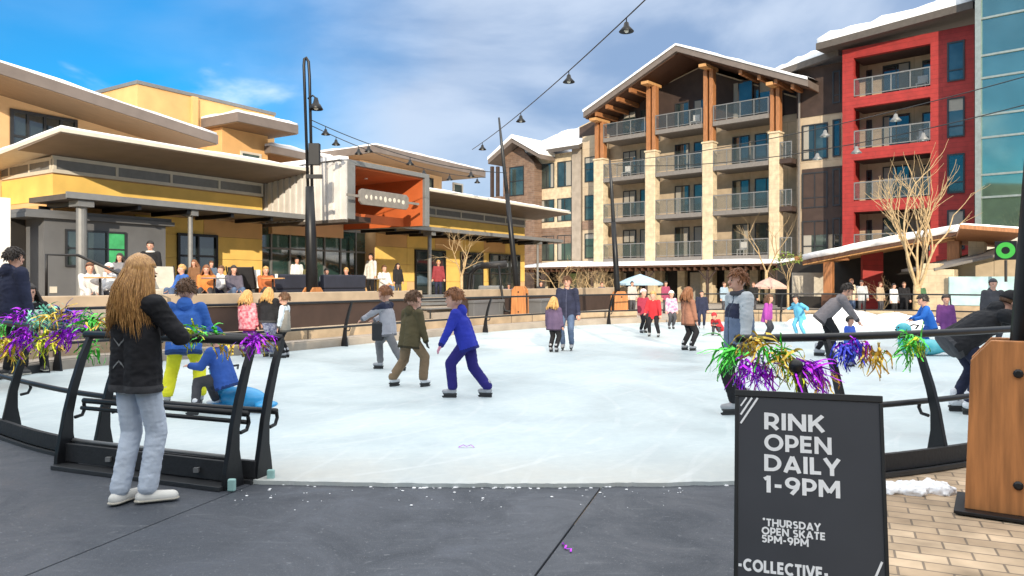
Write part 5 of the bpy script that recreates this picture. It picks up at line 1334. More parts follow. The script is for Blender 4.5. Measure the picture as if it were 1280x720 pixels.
# steel bench and dark planters behind the stone seat wall
bn = thing('bench', 'grey steel slatted bench behind the olive jacketed skater', 'bench', ground_at(553, 402, .22), LB.a-R(4))
for k in range(4): MB().box(-.9, .9, -.22+k*.12, -.13+k*.12, .43, .46).build('seat_slat', 'steel_paint', bn)
for k in range(3): MB().box(-.9, .9, .27+k*.02, .30+k*.02, .55+k*.13, .64+k*.13).build('back_slat', 'steel_paint', bn)
for s in (-.8, .8): MB().tube([(s, -.2, 0), (s, -.2, .42), (s, .24, .42), (s, .34, .95)], .03, 6).tube([(s, .26, 0), (s, .24, .42)], .03, 6).build('frame', 'dark_steel', bn)
for k, (px, Y, L) in enumerate(((603, 27.3, 1.9), (681, 29, 1.6))):
    q = MB().box(-L/2, L/2, -.3, .3, 0, .62).box(-L/2-.04, L/2+.04, -.34, .34, .56, .66).build('planter', 'kiosk_grey', loc=at(px, Y, .22), bevel=.015); q.rotation_euler[2] = LB.a
    tag(q, ['long dark grey planter box left of the leaning lamp post', 'dark grey planter box right of the leaning lamp post'][k], 'planter')
# chair-lift chair set up as a swing: black tube frame and slate seat pod
g = thing('lift_chair', 'black tube framed lift chair with slate seat by the lodge end', 'lift chair', at(613, 28.2, .25), R(-12))
MB().tube([(-.75, 0, .35), (-.85, 0, 1.0), (-.78, 0, 1.6), (-.5, 0, 1.86), (0, 0, 1.93), (.6, 0, 1.95)], .09, 10).build('hanger_arm', 'black_metal', g, True)
MB().tube([(.35, -.1, 1.93), (.42, -.1, 1.2), (.52, -.1, .55), (.6, -.15, .2), (1.1, -.2, .15)], .045, 8).tube([(-.62, -.12, 1.55), (-.66, -.12, 1.0), (-.35, -.12, .5)], .04, 8).build('side_bar', 'black_metal', g, True)
MB().tube([(-.35, 0, 1.9), (.62, 0, 1.97)], .13, 10).build('grip_housing', 'planter_black', g, True)
b = MB().box(-.55, .45, -.45, .35, .15, .62).box(-.55, .45, .2, .38, .62, 1.15); remesh(b, .04, 6).build('seat_pod', 'steel_paint', g, True)
# ================================================================ rink sign (folding board)
W_ = .62
TL = Vector((1.0535, 3.5, 1.042)); sdir = Vector((.95, -.316, 0)).normalized(); sn = Vector((sdir.y, -sdir.x, 0)); sn = sn if sn.y < 0 else -sn
lean_ = .255; dn = (sn*lean_-Vector((0, 0, 1.035))).normalized(); Hs = 1.06
sm = Matrix((( sdir.x, dn.x, 0, 0), (sdir.y, dn.y, 0, 0), (sdir.z, dn.z, 0, 0), (0, 0, 0, 1)))
nn = sdir.cross(-dn).normalized(); nn = nn if nn.y < 0 else -nn
sgn = thing('sandwich_board', 'black folding board sign with white rink hours standing on the rubber mat', 'sign', (TL.x+sdir.x*W_/2, TL.y+.2, 0))
OF = Matrix.Translation((-sgn.location.x, -sgn.location.y, 0))
def SP(u, v, k=0): return OF @ (TL+sdir*u+dn*v+nn*k)      # u right, v down, k towards the reader
MB().hexa([SP(.0, .015, 0), SP(W_, .015, 0), SP(W_, Hs, 0), SP(0, Hs, 0)], [SP(0, .015, -.02), SP(W_, .015, -.02), SP(W_, Hs, -.02), SP(0, Hs, -.02)]).build('front_panel', 'sign_board', sgn, bevel=.003)
bk = sn*-1
def SB(u, v): return OF @ (TL+sdir*u+bk*(lean_*v/1.06+.03)-Vector((0, 0, v*.975)))
MB().hexa([SB(0, .01), SB(W_, .01), SB(W_, Hs), SB(0, Hs)], [SB(0, .01)+bk*.018, SB(W_, .01)+bk*.018, SB(W_, Hs)+bk*.018, SB(0, Hs)+bk*.018]).build('back_panel', 'sign_board', sgn)
fm = MB()
for (u0, v0, u1, v1) in ((-.004, 0, W_+.004, .03), (-.004, .031, .012, Hs), (W_-.012, .031, W_+.004, Hs)):
    fm.hexa([SP(u0, v0, .006), SP(u1, v0, .006), SP(u1, v1, .006), SP(u0, v1, .006)], [SP(u0, v0, -.026), SP(u1, v0, -.026), SP(u1, v1, -.026), SP(u0, v1, -.026)])
fm.build('frame', 'sign_frame', sgn, bevel=.003)
def stripes(name, lines):
    b = MB()
    for (u0, v0, u1, v1, wd) in lines:
        d = Vector((u1-u0, v1-v0)).normalized(); n_ = Vector((-d.y, d.x))*wd/2
        q = [(u0+n_.x, v0+n_.y), (u1+n_.x, v1+n_.y), (u1-n_.x, v1-n_.y), (u0-n_.x, v0-n_.y)]
        b.hexa([SP(*a, .0035) for a in q], [SP(*a, .001) for a in q])
    b.build(name, 'sign_white', sgn)
stripes('stripe_mark', [(.022, .075, .048, .035, .007), (.022, .115, .072, .035, .0085), (.022, .155, .097, .035, .0085)])
stripes('stripe_mark', [(.53, Hs-.2+.0, .598, Hs-.36, .009), (.555, Hs-.2, .598, Hs-.28, .009), (.585, Hs-.2, .598, Hs-.225, .008)])
# stroke letters: heavy geometric capitals, one mesh per line of writing
def arc_(cx, cy, rx, ry, a0, a1, n=14): return [(cx+rx*math.cos(R(a0+(a1-a0)*i/n)), cy+ry*math.sin(R(a0+(a1-a0)*i/n))) for i in range(n+1)]
GL = {'I': (.24, [[(.12, 0), (.12, 1)]]), '-': (.48, [[(.08, .42), (.40, .42)]]), '1': (.40, [[(.26, 0), (.26, 1)], [(.26, .90), (.05, .78)]]),
 'N': (.86, [[(.11, 0), (.11, 1)], [(.13, .92), (.73, .08)], [(.75, 0), (.75, 1)]]), 'K': (.80, [[(.11, 0), (.11, 1)], [(.13, .36), (.68, .97)], [(.32, .56), (.70, .03)]]),
 'E': (.64, [[(.11, 0), (.11, 1)], [(.12, .89), (.58, .89)], [(.12, .5), (.54, .5)], [(.12, .11), (.58, .11)]]), 'L': (.58, [[(.11, 0), (.11, 1)], [(.12, .11), (.54, .11)]]),
 'T': (.68, [[(.34, 0), (.34, .9)], [(.03, .89), (.65, .89)]]), 'H': (.84, [[(.11, 0), (.11, 1)], [(.73, 0), (.73, 1)], [(.12, .5), (.72, .5)]]),
 'A': (.88, [[(.10, 0), (.44, .96)], [(.78, 0), (.44, .96)], [(.22, .27), (.66, .27)]]), 'V': (.84, [[(.08, 1), (.42, .05)], [(.76, 1), (.42, .05)]]), 'Y': (.80, [[(.40, 0), (.40, .48)], [(.07, 1), (.40, .44)], [(.73, 1), (.40, .44)]]),
 'M': (1.02, [[(.12, 0), (.12, 1)], [(.90, 0), (.90, 1)], [(.14, .95), (.51, .28)], [(.88, .95), (.51, .28)]]),
 'O': (1.0, [arc_(.5, .5, .39, .40, 0, 360, 28)]), 'D': (.86, [[(.11, 0), (.11, 1)], [(.12, .89), (.36, .89)]+arc_(.36, .5, .39, .39, 90, -90)+[(.12, .11)]]),
 'P': (.68, [[(.11, 0), (.11, 1)], [(.12, .89), (.34, .89)]+arc_(.34, .62, .25, .27, 90, -90)+[(.12, .35)]]), 'R': (.74, [[(.11, 0), (.11, 1)], [(.12, .89), (.36, .89)]+arc_(.36, .62, .25, .27, 90, -90)+[(.12, .35)], [(.34, .36), (.64, .02)]]),
 'C': (.86, [arc_(.5, .5, .39, .40, 50, 310, 20)]), 'U': (.80, [[(.11, 1), (.11, .4)]+arc_(.40, .40, .29, .30, 180, 360)+[(.69, 1)]]),
 'S': (.66, [arc_(.33, .70, .21, .20, 35, 270, 12)+arc_(.33, .30, .22, .20, 90, -145, 12)]), '9': (.74, [arc_(.37, .66, .26, .25, 0, 360, 20), [(.63, .66), (.58, .38), (.32, 0)]]),
 '5': (.68, [[(.60, .89), (.17, .89), (.14, .54)], [(.13, .55)]+arc_(.32, .33, .25, .23, 80, -145, 14)]), '*': (.40, [[(.2, .75), (.2, 1.05)], [(.07, .82), (.33, .98)], [(.07, .98), (.33, .82)]]), ' ': (.34, [])}
def lettering(txt, u, v, size, width, w=.19, sp=.07):
    """writes txt with its baseline starting at (u, v); capitals are size tall and the line is width long"""
    nat = sum(GL[c][0] for c in txt)+sp*(len(txt)-1); kx = width/(nat*size); b = MB(); x = 0; kk = 0
    for c in txt:
        adv, strokes = GL[c]
        for st in strokes:
            L = []; Rr = []
            for i, (px, py) in enumerate(st):
                a = Vector(st[max(i-1, 0)]); e = Vector(st[min(i+1, len(st)-1)])
                if len(st) > 8 and (Vector(st[0])-Vector(st[-1])).length < 1e-3 and i in (0, len(st)-1): a = Vector(st[-2]); e = Vector(st[1])
                d = (e-a).normalized(); n_ = Vector((-d.y, d.x))*w/2; L.append((px+n_.x, py+n_.y)); Rr.append((px-n_.x, py-n_.y))
            k = .0016+.00012*(kk % 4); kk += 1
            f = lambda q: SP(u+(x+q[0])*size*kx, v-q[1]*size, k)
            for i in range(len(st)-1): b.quad(f(L[i]), f(L[i+1]), f(Rr[i+1]), f(Rr[i]))
        x += adv+sp
    b.build('lettering', 'sign_white', sgn)
def uv_of(px, py):
    d = Vector(((px-640)/F0, 1, -(py-HOR)/F0)); o = Vector((0, 0, EYE)); t = (TL-o).dot(nn)/d.dot(nn); q = o+d*t-TL; return q.dot(sdir), q.dot(dn)
for txt, x0, yb, x1, ht, w in (('RINK', 955, 536.5, 1032, 21, .2), ('OPEN', 955, 563, 1040, 21, .2), ('DAILY', 955, 588.5, 1051, 21, .2), ('1-9PM', 954, 615, 1051, 21, .2),
                               ('*THURSDAY', 953, 657, 1026, 9.5, .22), ('OPEN SKATE', 952, 667.5, 1032, 9.5, .22), ('5PM-9PM', 952, 677.5, 1011, 9.5, .22), ('-COLLECTIVE-', 922, 712, 1036, 15, .24)):
    u, v = uv_of(x0, yb); u1, _ = uv_of(x1, yb+(x1-x0)*.09); _, v2 = uv_of(x0, yb-ht); lettering(txt, u, v, v-v2, u1-u, w)
# ================================================================ tinsel
def strip(b, p, d, L, wd, rr):
    d = Vector(d).normalized(); pts = [Vector(p)]; n = 8; s = d.cross(Vector((rr.uniform(-1, 1), rr.uniform(-1, 1), rr.uniform(-1, 1)))).normalized()*wd
    for i in range(n):
        d = (d+Vector((rr.uniform(-.45, .45), rr.uniform(-.45, .45), -.15+rr.uniform(-.35, .3)))).normalized(); pts.append(pts[-1]+d*L/n)
    vs = [(b.bm.verts.new(q+s*(1-.5*i/n)), b.bm.verts.new(q-s*(1-.5*i/n))) for i, q in enumerate(pts)]
    for a, c in zip(vs, vs[1:]): b._f([a[0], a[1], c[1], c[0]])
def tuft(parent, o, c, m, n, L, bias=(0, 0, 0), spread=1.0, seed=0, wd=.009, r0=.05, name='tinsel_tuft'):
    rr = random.Random(seed); b = MB()
    for i in range(n):
        d = Vector((rr.gauss(0, 1), rr.gauss(0, 1), rr.gauss(0, .8)))*spread+Vector(bias)
        strip(b, Vector(c)-Vector(o)+Vector((rr.gauss(0, r0), rr.gauss(0, r0), rr.gauss(0, r0*.6))), d, L*rr.uniform(.55, 1.15), wd*rr.uniform(.6, 1.2), rr)
    return b.build(name, m, parent)
def garland(label, spec, o):
    r = thing('tinsel_garland', label, 'tinsel', o)
    for k, (px, py, Y, m, n, L, bias) in enumerate(spec): tuft(r, o, at3(px, py, Y), m, int(n*.46), L*.74, bias, .8, wd=.010, r0=.048, seed=sum(map(ord, label)) % 1000+k)
    return r
gl = [(3, 408, 7.0, 'green_tinsel', 40, .25, (0, 0, -.3)), (12, 425, 6.95, 'gold_tinsel', 90, .34, (-.2, 0, -.9)), (4, 432, 6.9, 'lime_tinsel', 50, .25, (0, 0, -.5)), (30, 420, 6.85, 'purple_tinsel', 130, .25, (0, 0, -.4)), (22, 396, 7.0, 'purple_tinsel', 60, .2, (0, 0, .4)),
      (47, 400, 7.0, 'mint_tinsel', 80, .28, (.4, 0, .2)), (52, 424, 6.75, 'lime_tinsel', 110, .26, (.3, 0, -.3)), (70, 396, 6.9, 'gold_tinsel', 70, .25, (0, 0, .3)), (66, 425, 6.7, 'gold_tinsel', 50, .2, (.5, 0, -.2)), (84, 416, 6.6, 'purple_tinsel', 80, .26, (-.6, 0, -.7)),
      (97, 398, 6.8, 'purple_tinsel', 60, .22, (0, 0, .4)), (113, 402, 6.7, 'green_tinsel', 120, .24, (0, 0, .2)), (112, 432, 6.6, 'green_tinsel', 60, .22, (-.2, 0, -.6)), (85, 392, 7.1, 'blue_tinsel', 40, .2, (0, 0, .3)), (60, 385, 7.3, 'mint_tinsel', 40, .22, (0, 0, .2)), (128, 400, 6.6, 'gold_tinsel', 40, .2, (0, 0, 0))]
o = at3(60, 415, 6.9); garland('purple, gold and green tinsel bunched along the left fence rail', gl, o)
gr_ = [(915, 440, 5.9, 'green_tinsel', 110, .34, (-.8, 0, -.5)), (942, 428, 5.8, 'gold_tinsel', 100, .26, (0, 0, -.3)), (937, 455, 5.8, 'purple_tinsel', 120, .30, (0, 0, -1.2)), (955, 460, 5.75, 'purple_tinsel', 70, .30, (.2, 0, -1.2)), (965, 440, 5.75, 'green_tinsel', 80, .30, (.6, 0, -.5)), (978, 445, 5.7, 'gold_tinsel', 90, .30, (.2, 0, -.7)),
       (1008, 458, 5.65, 'purple_tinsel', 170, .38, (1.5, 0, -.25)), (990, 462, 5.65, 'lime_tinsel', 40, .28, (.2, 0, -1.0)), (1030, 470, 5.7, 'gold_tinsel', 30, .2, (.2, 0, -.8))]
o = at3(960, 445, 5.8); garland('green, gold and purple tinsel hanging where the right rail ends', gr_, o)
o = at3(1072, 430, 5.9); garland('blue and gold tinsel tied under the right rail', [(1058, 432, 5.95, 'blue_tinsel', 90, .28, (0, 0, -1)), (1068, 430, 5.95, 'purple_tinsel', 50, .24, (0, 0, -.8)), (1085, 436, 5.9, 'gold_tinsel', 60, .30, (.3, 0, -1.1)), (1095, 440, 5.9, 'gold_tinsel', 30, .26, (.4, 0, -.9))], o)
o = at3(1137, 424, 6.05); garland('bright green tinsel tied to the right rail above its post', [(1137, 424, 6.05, 'green_tinsel', 130, .2, (-.1, 0, -.2)), (1143, 430, 6.05, 'lime_tinsel', 40, .18, (.2, 0, -.5)), (1135, 440, 6.1, 'green_tinsel', 40, .2, (0, 0, -1))], o)
o = at3(322, 424, 5.62); garland('purple tinsel tuft at the right end of the parked gate rail', [(322, 424, 5.62, 'purple_tinsel', 120, .16, (.1, 0, -.1)), (330, 428, 5.62, 'gold_tinsel', 30, .14, (.5, 0, -.2))], o)
o = at3(246, 420, 6.0); garland('lime tinsel on the gate rail beside the woman', [(240, 414, 6.0, 'lime_tinsel', 70, .2, (-.2, 0, .3)), (255, 416, 6.0, 'green_tinsel', 60, .2, (.2, 0, .1)), (285, 428, 6.05, 'gold_tinsel', 40, .18, (0, 0, -.7))], o)
rr = random.Random(4)
p = ground_at(706, 684, .02); b = MB(); b.tube([(0, 0, .004), (.01, .03, .012), (-.01, .07, .006), (.0, .10, .004)], .006, 5, flat=.3).tube([(.01, .0, .004), (.035, -.02, .01), (.03, -.05, .004)], .006, 5, flat=.3)
tag(b.build('tinsel_scrap', 'purple_tinsel', loc=(p.x, p.y, .008)), 'purple tinsel scrap lying on the seam of the dark mat', 'tinsel')
p = ground_at(583, 560, .035); b = MB(); b.tube([(-.07, 0, .006), (-.03, .03, .02), (0, .0, .012), (.04, .03, .02), (.07, .0, .005)], .007, 5, flat=.3)
tag(b.build('tinsel_scrap', 'purple_tinsel', loc=(p.x, p.y, .037)), 'pale purple tinsel scrap lying on the ice', 'tinsel')
# ================================================================ who is on and round the ice
ICE = .036
def put(label, px, py, head, dx, dy, z=ICE, scale=1.0, sk=True, Y=None, **k):
    p = ground_at(px, py, z) if Y is None else at(px, Y, z)
    tot = (EYE+(HOR-head)*p.y/F0-z)*scale
    H = k.pop('H', None) or tot/(1.05 if sk else 1.01)
    return person(label, p, face_to(dx, dy), H, shoe=k.pop('shoe', 'skate' if sk else 'shoe'), **k)
blk = cloth((.014, .014, .017), .3, .4, key='black_cloth'); navy = cloth((.022, .026, .055), .25, .4); jean = cloth((.08, .12, .21), .25, .3); pale_jean = cloth((.50, .56, .66), .14, .45, scale=5, key='pale_denim'); charcoal = cloth((.06, .06, .07), .2, .4)
wp, wj = put('woman in black jacket and pale jeans with long honey hair watching the ice', 170, 627, 322, .42, .9, .013, sk=False, topm=blk, legm=pale_jean, shoem='shoe_white', hair='verylong', hairm='hair_honey', flare=1.2, bulk=.92, slim=.9, wrk=.005, hem=.47,
    hands=[(-.03, .155, .70), (.035, .15, .70)], feet=[(-.045, -.03, 0), (.045, .03, 0)], toe=(.1, -.75), vox=.009, elbows=[(-.9, .1, -.8), (.9, .1, -.8)], nod=.15)
# grey chevron marks on the back of her jacket
from mathutils.bvhtree import BVHTree
J = wj; bt = BVHTree.FromPolygons([v.co for v in J['jo'].data.vertices], [tuple(p.vertices) for p in J['jo'].data.polygons])
def on_back(x, z):
    h = bt.ray_cast(Vector((x, -1, z)), Vector((0, 1, 0)))[0]; return (h or Vector((x, -.1, z)))+Vector((0, -.004, 0))
b = MB()
for (z, s_) in ((1.09, -1), (.985, 1)):
    for q in (-1, 1):
        for i in range(5):
            u0, u1 = i/5*.045, (i+1)/5*.045; xa, xb = -.03+q*u0, -.03+q*u1; za, zb = z-s_*u0*1.1, z-s_*u1*1.1
            b.quad(on_back(xa, za), on_back(xb, zb), on_back(xb, zb+.014), on_back(xa, za+.014))
b.build('back_mark', 'steel_paint', wp)
put('child in blue jacket and yellow ski trousers on the ice behind the gate', 230, 506, 349, -.25, .95, topm=cloth((.035, .12, .42)), legm=cloth((.72, .70, .03), .1), hairm='hair_brown', hair='short', feet=[(-.13, 0, 0), (.13, .0, 0)], bulk=1.2, lean=.25, hands=[(-.1, .25, .58), (.14, .25, .6)], hood=True, vox=.011, flare=1.2, kid=True)
# child astride a blue seal shaped skating aid
def seal(label, p, rz, m, s=1.0, group='seal shaped skating aids'):
    r = thing('skating_aid', label, 'skating aid', p, rz, group)
    b = MB(); b.ell((0, -.18*s, .17*s), (.20*s, .42*s, .165*s), None, 20, 14); b.ell((0, .20*s, .30*s), (.15*s, .17*s, .25*s), None, 18, 12); b.ell((0, .26*s, .54*s), (.13*s, .15*s, .13*s), None, 18, 12); b.ell((0, -.62*s, .10*s), (.19*s, .14*s, .05*s), None, 14, 10)
    for q in (-1, 1): b.ell((q*.22*s, .12*s, .06*s), (.13*s, .09*s, .045*s), None, 12, 8)
    remesh(b, .016*s, 4).build('body', m, r, True)
    MB().tube([(-.2*s, .1*s, .56*s), (-.13*s, .02*s, .62*s), (.13*s, .02*s, .62*s), (.2*s, .1*s, .56*s)], .016*s, 8).build('handlebar', 'black_metal', r, True)
    for q in (-1, 1): MB().ell((q*.06*s, .385*s, .57*s), .018*s, None, 8, 6).build('eye', 'eye_dark', r, True)
    MB().ell((0, .41*s, .52*s), (.03*s, .02*s, .02*s), None, 8, 6).build('nose', 'eye_dark', r, True)
mat('seal_blue', (.03, .30, .62), .35, var=.06, spec=.5); mat('seal_teal', (.04, .42, .50), .35, var=.06, col2=(.15, .55, .62))
p = ground_at(291, 511, ICE); seal('bright blue seal skating aid with a child sitting on it', p, face_to(-.92, .4), 'seal_blue', .82)
put('small child in blue sitting astride the blue seal skating aid', 281, 517, 420, -.85, .1, kid=True, H=1.12, pelvis=(0, 0, .36), feet=[(-.2, .22, .02), (.2, .22, .02)], lean=.3, hands=[(-.14, .3, .5), (.14, .3, .5)], topm=cloth((.03, .09, .36)), legm=charcoal, hair='helmet', hatm=cloth((.02, .05, .3), key='helmet_blue'), bulk=1.25, seated=True, vox=.011, shoem='skate_white')
# row at the left edge of the ice
put('boy in black coat and white shirt standing on the walk before the terrace', 280, 412, 350, .8, -.4, .22, sk=False, topm=blk, legm=blk, kid=True, stripe=(cloth((.7, .7, .68), key='shirt_white'), .15, .24), hairm='hair_dark', det=0)
put('girl in red and white plaid jacket with purple trousers at the left of the ice', 309, 446, 364, .35, .9, topm=cloth((.50, .03, .07), col2=(.75, .45, .48), scale=16, key='red_plaid'), legm=cloth((.13, .03, .22)), hair='long', hairm='hair_blonde', kid=True, bulk=1.2)
put('girl with honey hair and cream scarf over black, patterned blue skirt', 336, 446, 357, .3, .9, topm=blk, legm=cloth((.05, .06, .16), col2=(.35, .38, .5), scale=26, key='patterned_blue'), hair='long', hairm='hair_blonde', scarf=cloth((.62, .52, .38), key='cream_scarf'), bulk=1.25, flare=1.6, hem=.52)
put('kid in grey vest and black trousers, right end of the row by the kerb', 356, 447, 367, -.9, .1, topm=cloth((.26, .24, .21)), sleevem=cloth((.55, .62, .68), key='pale_sleeve'), legm=blk, kid=True, hairm='hair_brown')
# the three skaters in the middle
g3 = 'three skaters in the middle of the ice'
put('skater in grey jacket with navy shoulders, leftmost of the middle three', 485, 462, 359, -.95, .25, topm=cloth((.34, .34, .38)), sleevem=None, stripe=(navy, .25, .6), legm=cloth((.16, .16, .17)), hairm='hair_auburn', kid=True, vox=.011, feet=[(-.06, -.22, .0), (.05, .14, 0)], hands=[(-.12, .30, .64), (.16, .26, .62)], lean=.08, bulk=1.15, hem=.44)
bb_ = MB().box(-.10, .10, -.05, .05, -.16, .16).build('shoulder_bag', 'black_wood', bevel=.03); p = ground_at(474, 462, ICE); bb_.location = (p.x, p.y-.12, .70); tag(bb_, 'black shoulder bag hanging at the hip of the grey jacketed skater', 'bag')
put('skater in olive jacket and brown trousers with black gloves, middle of three', 512, 483, 365, .55, .55, topm=cloth((.085, .07, .035)), legm=cloth((.20, .14, .085)), hairm='hair_brown', hair='short', kid=True, vox=.011, feet=[(-.14, -.12, 0), (.13, .10, 0)], hands=[(-.15, .04, .44), (.17, .12, .44)], glove='boot_dark', lean=.12, hood=True, bulk=1.2, flare=1.25, face=-.4, shoem='skate_white')
put('skater in royal blue jacket and indigo trousers, rightmost of the middle three', 584, 497, 360, -.85, .15, topm=cloth((.022, .035, .36)), legm=cloth((.022, .018, .16)), hairm='hair_auburn', kid=True, vox=.010, feet=[(-.02, .15, 0), (.06, -.18, 0)], hands=[(-.2, .25, .42), (.1, .03, .40)], lean=.30, bulk=1.15, flare=1.15, hood=True, hem=.46, face=.2, glove=cloth((.55, .25, .33), key='pink_glove'), shoem='skate_grey', toe=(.2, -.1))
# couple
put('tall man in dark navy sweater and blue jeans standing behind a child', 709, 438, 343, -.25, -.95, topm=navy, legm=jean, hairm='hair_brown', hands=[(-.17, .04, .46), (.12, .14, .5)], bulk=1.05)
put('child with blond hair in plum jacket before the man in navy', 692, 440, 372, .5, .85, topm=cloth((.10, .07, .13)), legm=blk, hair='long', hairm='hair_blonde', kid=True, bulk=1.25, scarf=cloth((.40, .25, .10), key='fur_collar'))
# far skaters
put('child in bright red jacket and black trousers skating at the far side', 818, 421, 364, -.5, -.8, topm=cloth((.55, .03, .04)), legm=blk, kid=True, feet=[(-.12, .05, 0), (.14, -.05, 0)], hairm='hair_blonde', lean=.2, hands=[(-.2, .15, .5), (.15, .2, .55)], bulk=1.25, det=0)
put('child in dark red jacket with pale hat beside the red jacketed one', 804, 416, 362, .4, -.8, topm=cloth((.30, .03, .06)), legm=blk, kid=True, hair='hat', hatm=cloth((.75, .6, .6), key='pale_hat'), bulk=1.2, det=0)
put('child in pink and white top with white cap at the far side', 839, 411, 364, .2, -.9, topm=cloth((.55, .10, .28), col2=(.7, .6, .62), scale=12, key='pink_white'), legm=charcoal, kid=True, hair='hat', hatm='white_paint', bulk=1.15, det=0)
put('girl in tan jacket and black leggings with long auburn hair, far right of centre', 860, 438, 360, .75, .35, topm=cloth((.28, .13, .085)), legm=blk, hair='long', hairm='hair_auburn', kid=True, bulk=1.1, feet=[(-.08, -.02, 0), (.08, .02, 0)])
put('figure in dark blue coat beyond the girl in tan', 877, 411, 362, -.2, -.9, topm=navy, legm=navy, hairm='hair_dark', det=0)
put('crouching child in red at the far edge behind the man in slate', 897, 419, 393, -.6, -.6, topm=cloth((.45, .03, .04), key='red_cloth2'), legm=charcoal, kid=True, H=1.0, pelvis=(0, -.1, .22), feet=[(-.1, .08, 0), (.1, .08, 0)], lean=.8, seated=True, hair='hat', hatm=cloth((.45, .03, .04), key='red_cloth2'), det=0)
put('man in slate jacket with pale grey sleeves skating along the right fence', 924, 516, 332, -.80, -.12, topm=cloth((.13, .17, .26), key='slate_cloth'), sleevem=cloth((.44, .47, .50), key='pale_grey_cloth'), stripe=(navy, .155, .26), legm=blk, hairm='hair_auburn', vox=.010, bulk=1.15, feet=[(-.07, .08, 0), (.07, -.08, 0)], hands=[(-.2, .06, .45), (.2, .0, .44)], scarf=charcoal, glove='boot_dark', hem=.43)
put('girl in magenta jacket skating behind the man in slate', 958, 426, 368, .6, -.5, topm=cloth((.36, .06, .34)), legm=charcoal, hairm='hair_brown', hair='long', kid=True, det=0, lean=.15, bulk=1.2)
put('child in sky blue suit with arms out before the pink parasol', 1000, 421, 368, -.8, -.4, topm=cloth((.12, .42, .62)), legm=cloth((.12, .42, .62)), kid=True, hairm='hair_dark', det=0, lean=.35, hands=[(-.35, .15, .66), (.3, .1, .68)], feet=[(-.12, 0, 0), (.12, .0, 0)], bulk=1.25)
put('man in grey sweater and black trousers bending over a small child', 1030, 446, 356, .8, -.25, topm=cloth((.20, .18, .19)), legm=blk, hairm='hair_dark', lean=.75, hands=[(-.1, .42, .42), (.12, .40, .42)], feet=[(-.10, -.06, 0), (.12, .06, 0)], scale=1.16, bulk=1.15)
put('small child in royal blue held up by the bending man', 1062, 458, 396, .5, -.7, topm=cloth((.05, .12, .55)), legm=cloth((.05, .12, .55)), kid=True, hairm='hair_dark', det=0, bulk=1.25)
put('child in blue bent over a teal skating aid, right of the bending man', 1163, 442, 368, -.85, .2, topm=cloth((.03, .16, .58)), legm=cloth((.03, .10, .40)), kid=True, hairm='hair_dark', hands=[(-.1, .3, .6), (.12, .3, .6)], lean=.3, bulk=1.15)
p = ground_at(1146, 444, ICE); seal('teal seal skating aid pushed by a child in blue', p, face_to(-.9, .1), 'seal_teal', 1.0)
put('child in purple jacket behind the child with the teal aid', 1182, 434, 369, -.2, -.9, topm=cloth((.16, .05, .20)), legm=cloth((.16, .05, .20)), kid=True, hairm='hair_dark', det=0, bulk=1.15)
put('man in black jacket bending forward behind the right fence', 1200, 516, 362, .9, -.15, topm=cloth((.016, .017, .021), key='black_shell'), legm=navy, lean=.95, hands=[(-.1, .55, .62), (.1, .55, .6)], hair='hat', hatm='black_cloth', scale=1.20, bulk=1.3, hood=True, feet=[(-.06, 0, 0), (.07, .04, 0)], shoem='skate_white', vox=.011)
put('hooded figure in grey standing beyond the bending man in black', 1241, 436, 346, -.2, -.9, topm=charcoal, legm=charcoal, hair='hat', hatm=charcoal, det=0, hood=True)
# spectators
put('man in dark navy hooded coat standing at the far left edge', 16, 440, 312, .5, .85, .22, sk=False, Y=10.6, topm=navy, legm=blk, hairm='hair_dark', hood=True, bulk=1.35)
put('dark haired woman in white and black sitting on the kerb at far left', 37, 440, 344, .6, -.7, .22, sk=False, Y=11.4, H=1.62, pelvis=(0, 0, .30), feet=[(-.08, .26, 0), (.08, .28, 0)], topm=cloth((.62, .62, .62), key='white_knit'), legm=blk, sleevem=blk, hair='long', hairm='hair_dark', seated=True)
def seat_person(label, px, d, head, dx, dy, **k):
    q = on_terrace(px, d); zt = EYE+(HOR-head)*q.y/F0
    person(label, (q.x, q.y, .92), face_to(dx, dy), 1.5, pelvis=(0, 0, max(.2, min(.5, (zt-.92)/1.5-.47))), feet=[(-.08, .26, 0), (.08, .26, 0)], shoe='shoe', seated=True, det=0, **k)
def stand_person(label, px, d, head, dx, dy, **k):
    q = on_terrace(px, d); zt = EYE+(HOR-head)*q.y/F0
    person(label, (q.x, q.y, .92), face_to(dx, dy), max(1.2, (zt-.92)), shoe='shoe', det=0, **k)
seat_person('person in white sitting on the terrace, nearest the black handrail', 112, -3.3, 333, .7, -.7, topm='white_knit', legm='white_knit', hairm='hair_auburn')
seat_person('person in white jacket sitting second from the black handrail', 137, -3.2, 332, -.5, -.8, topm=cloth((.66, .66, .67), key='white_coat'), legm=charcoal, hair='hat', hatm='white_knit')
stand_person('dark clothed person with pale scarf standing beside the kiosk', 188, -1.2, 303, .2, -.9, topm=blk, legm=blk, scarf='white_knit', hairm='hair_dark')
seat_person('woman in orange top sitting on the terrace behind the children', 258, -3.2, 342, .3, -.9, topm=cloth((.60, .20, .05)), legm=charcoal, hairm='hair_auburn', hair='long')
seat_person('person in white hoodie sitting on the terrace, right of the one in orange', 277, -3.0, 340, -.4, -.8, topm='white_coat', legm=navy, hairm='hair_brown')
stand_person('waiter in white shirt by the storefront, left of the lamp post', 371, .4, 323, .6, -.7, topm='shirt_white', legm=blk, hairm='hair_dark')
stand_person('waiter in white shirt by the storefront, right of the navy sofa', 464, .6, 318, -.5, -.8, topm='shirt_white', legm=blk, hairm='hair_dark')
seat_person('guest in pink top sitting on the navy sofa', 433, -1.75, 336, -.2, -.9, topm=cloth((.55, .28, .28)), legm=charcoal, hairm='hair_blonde')
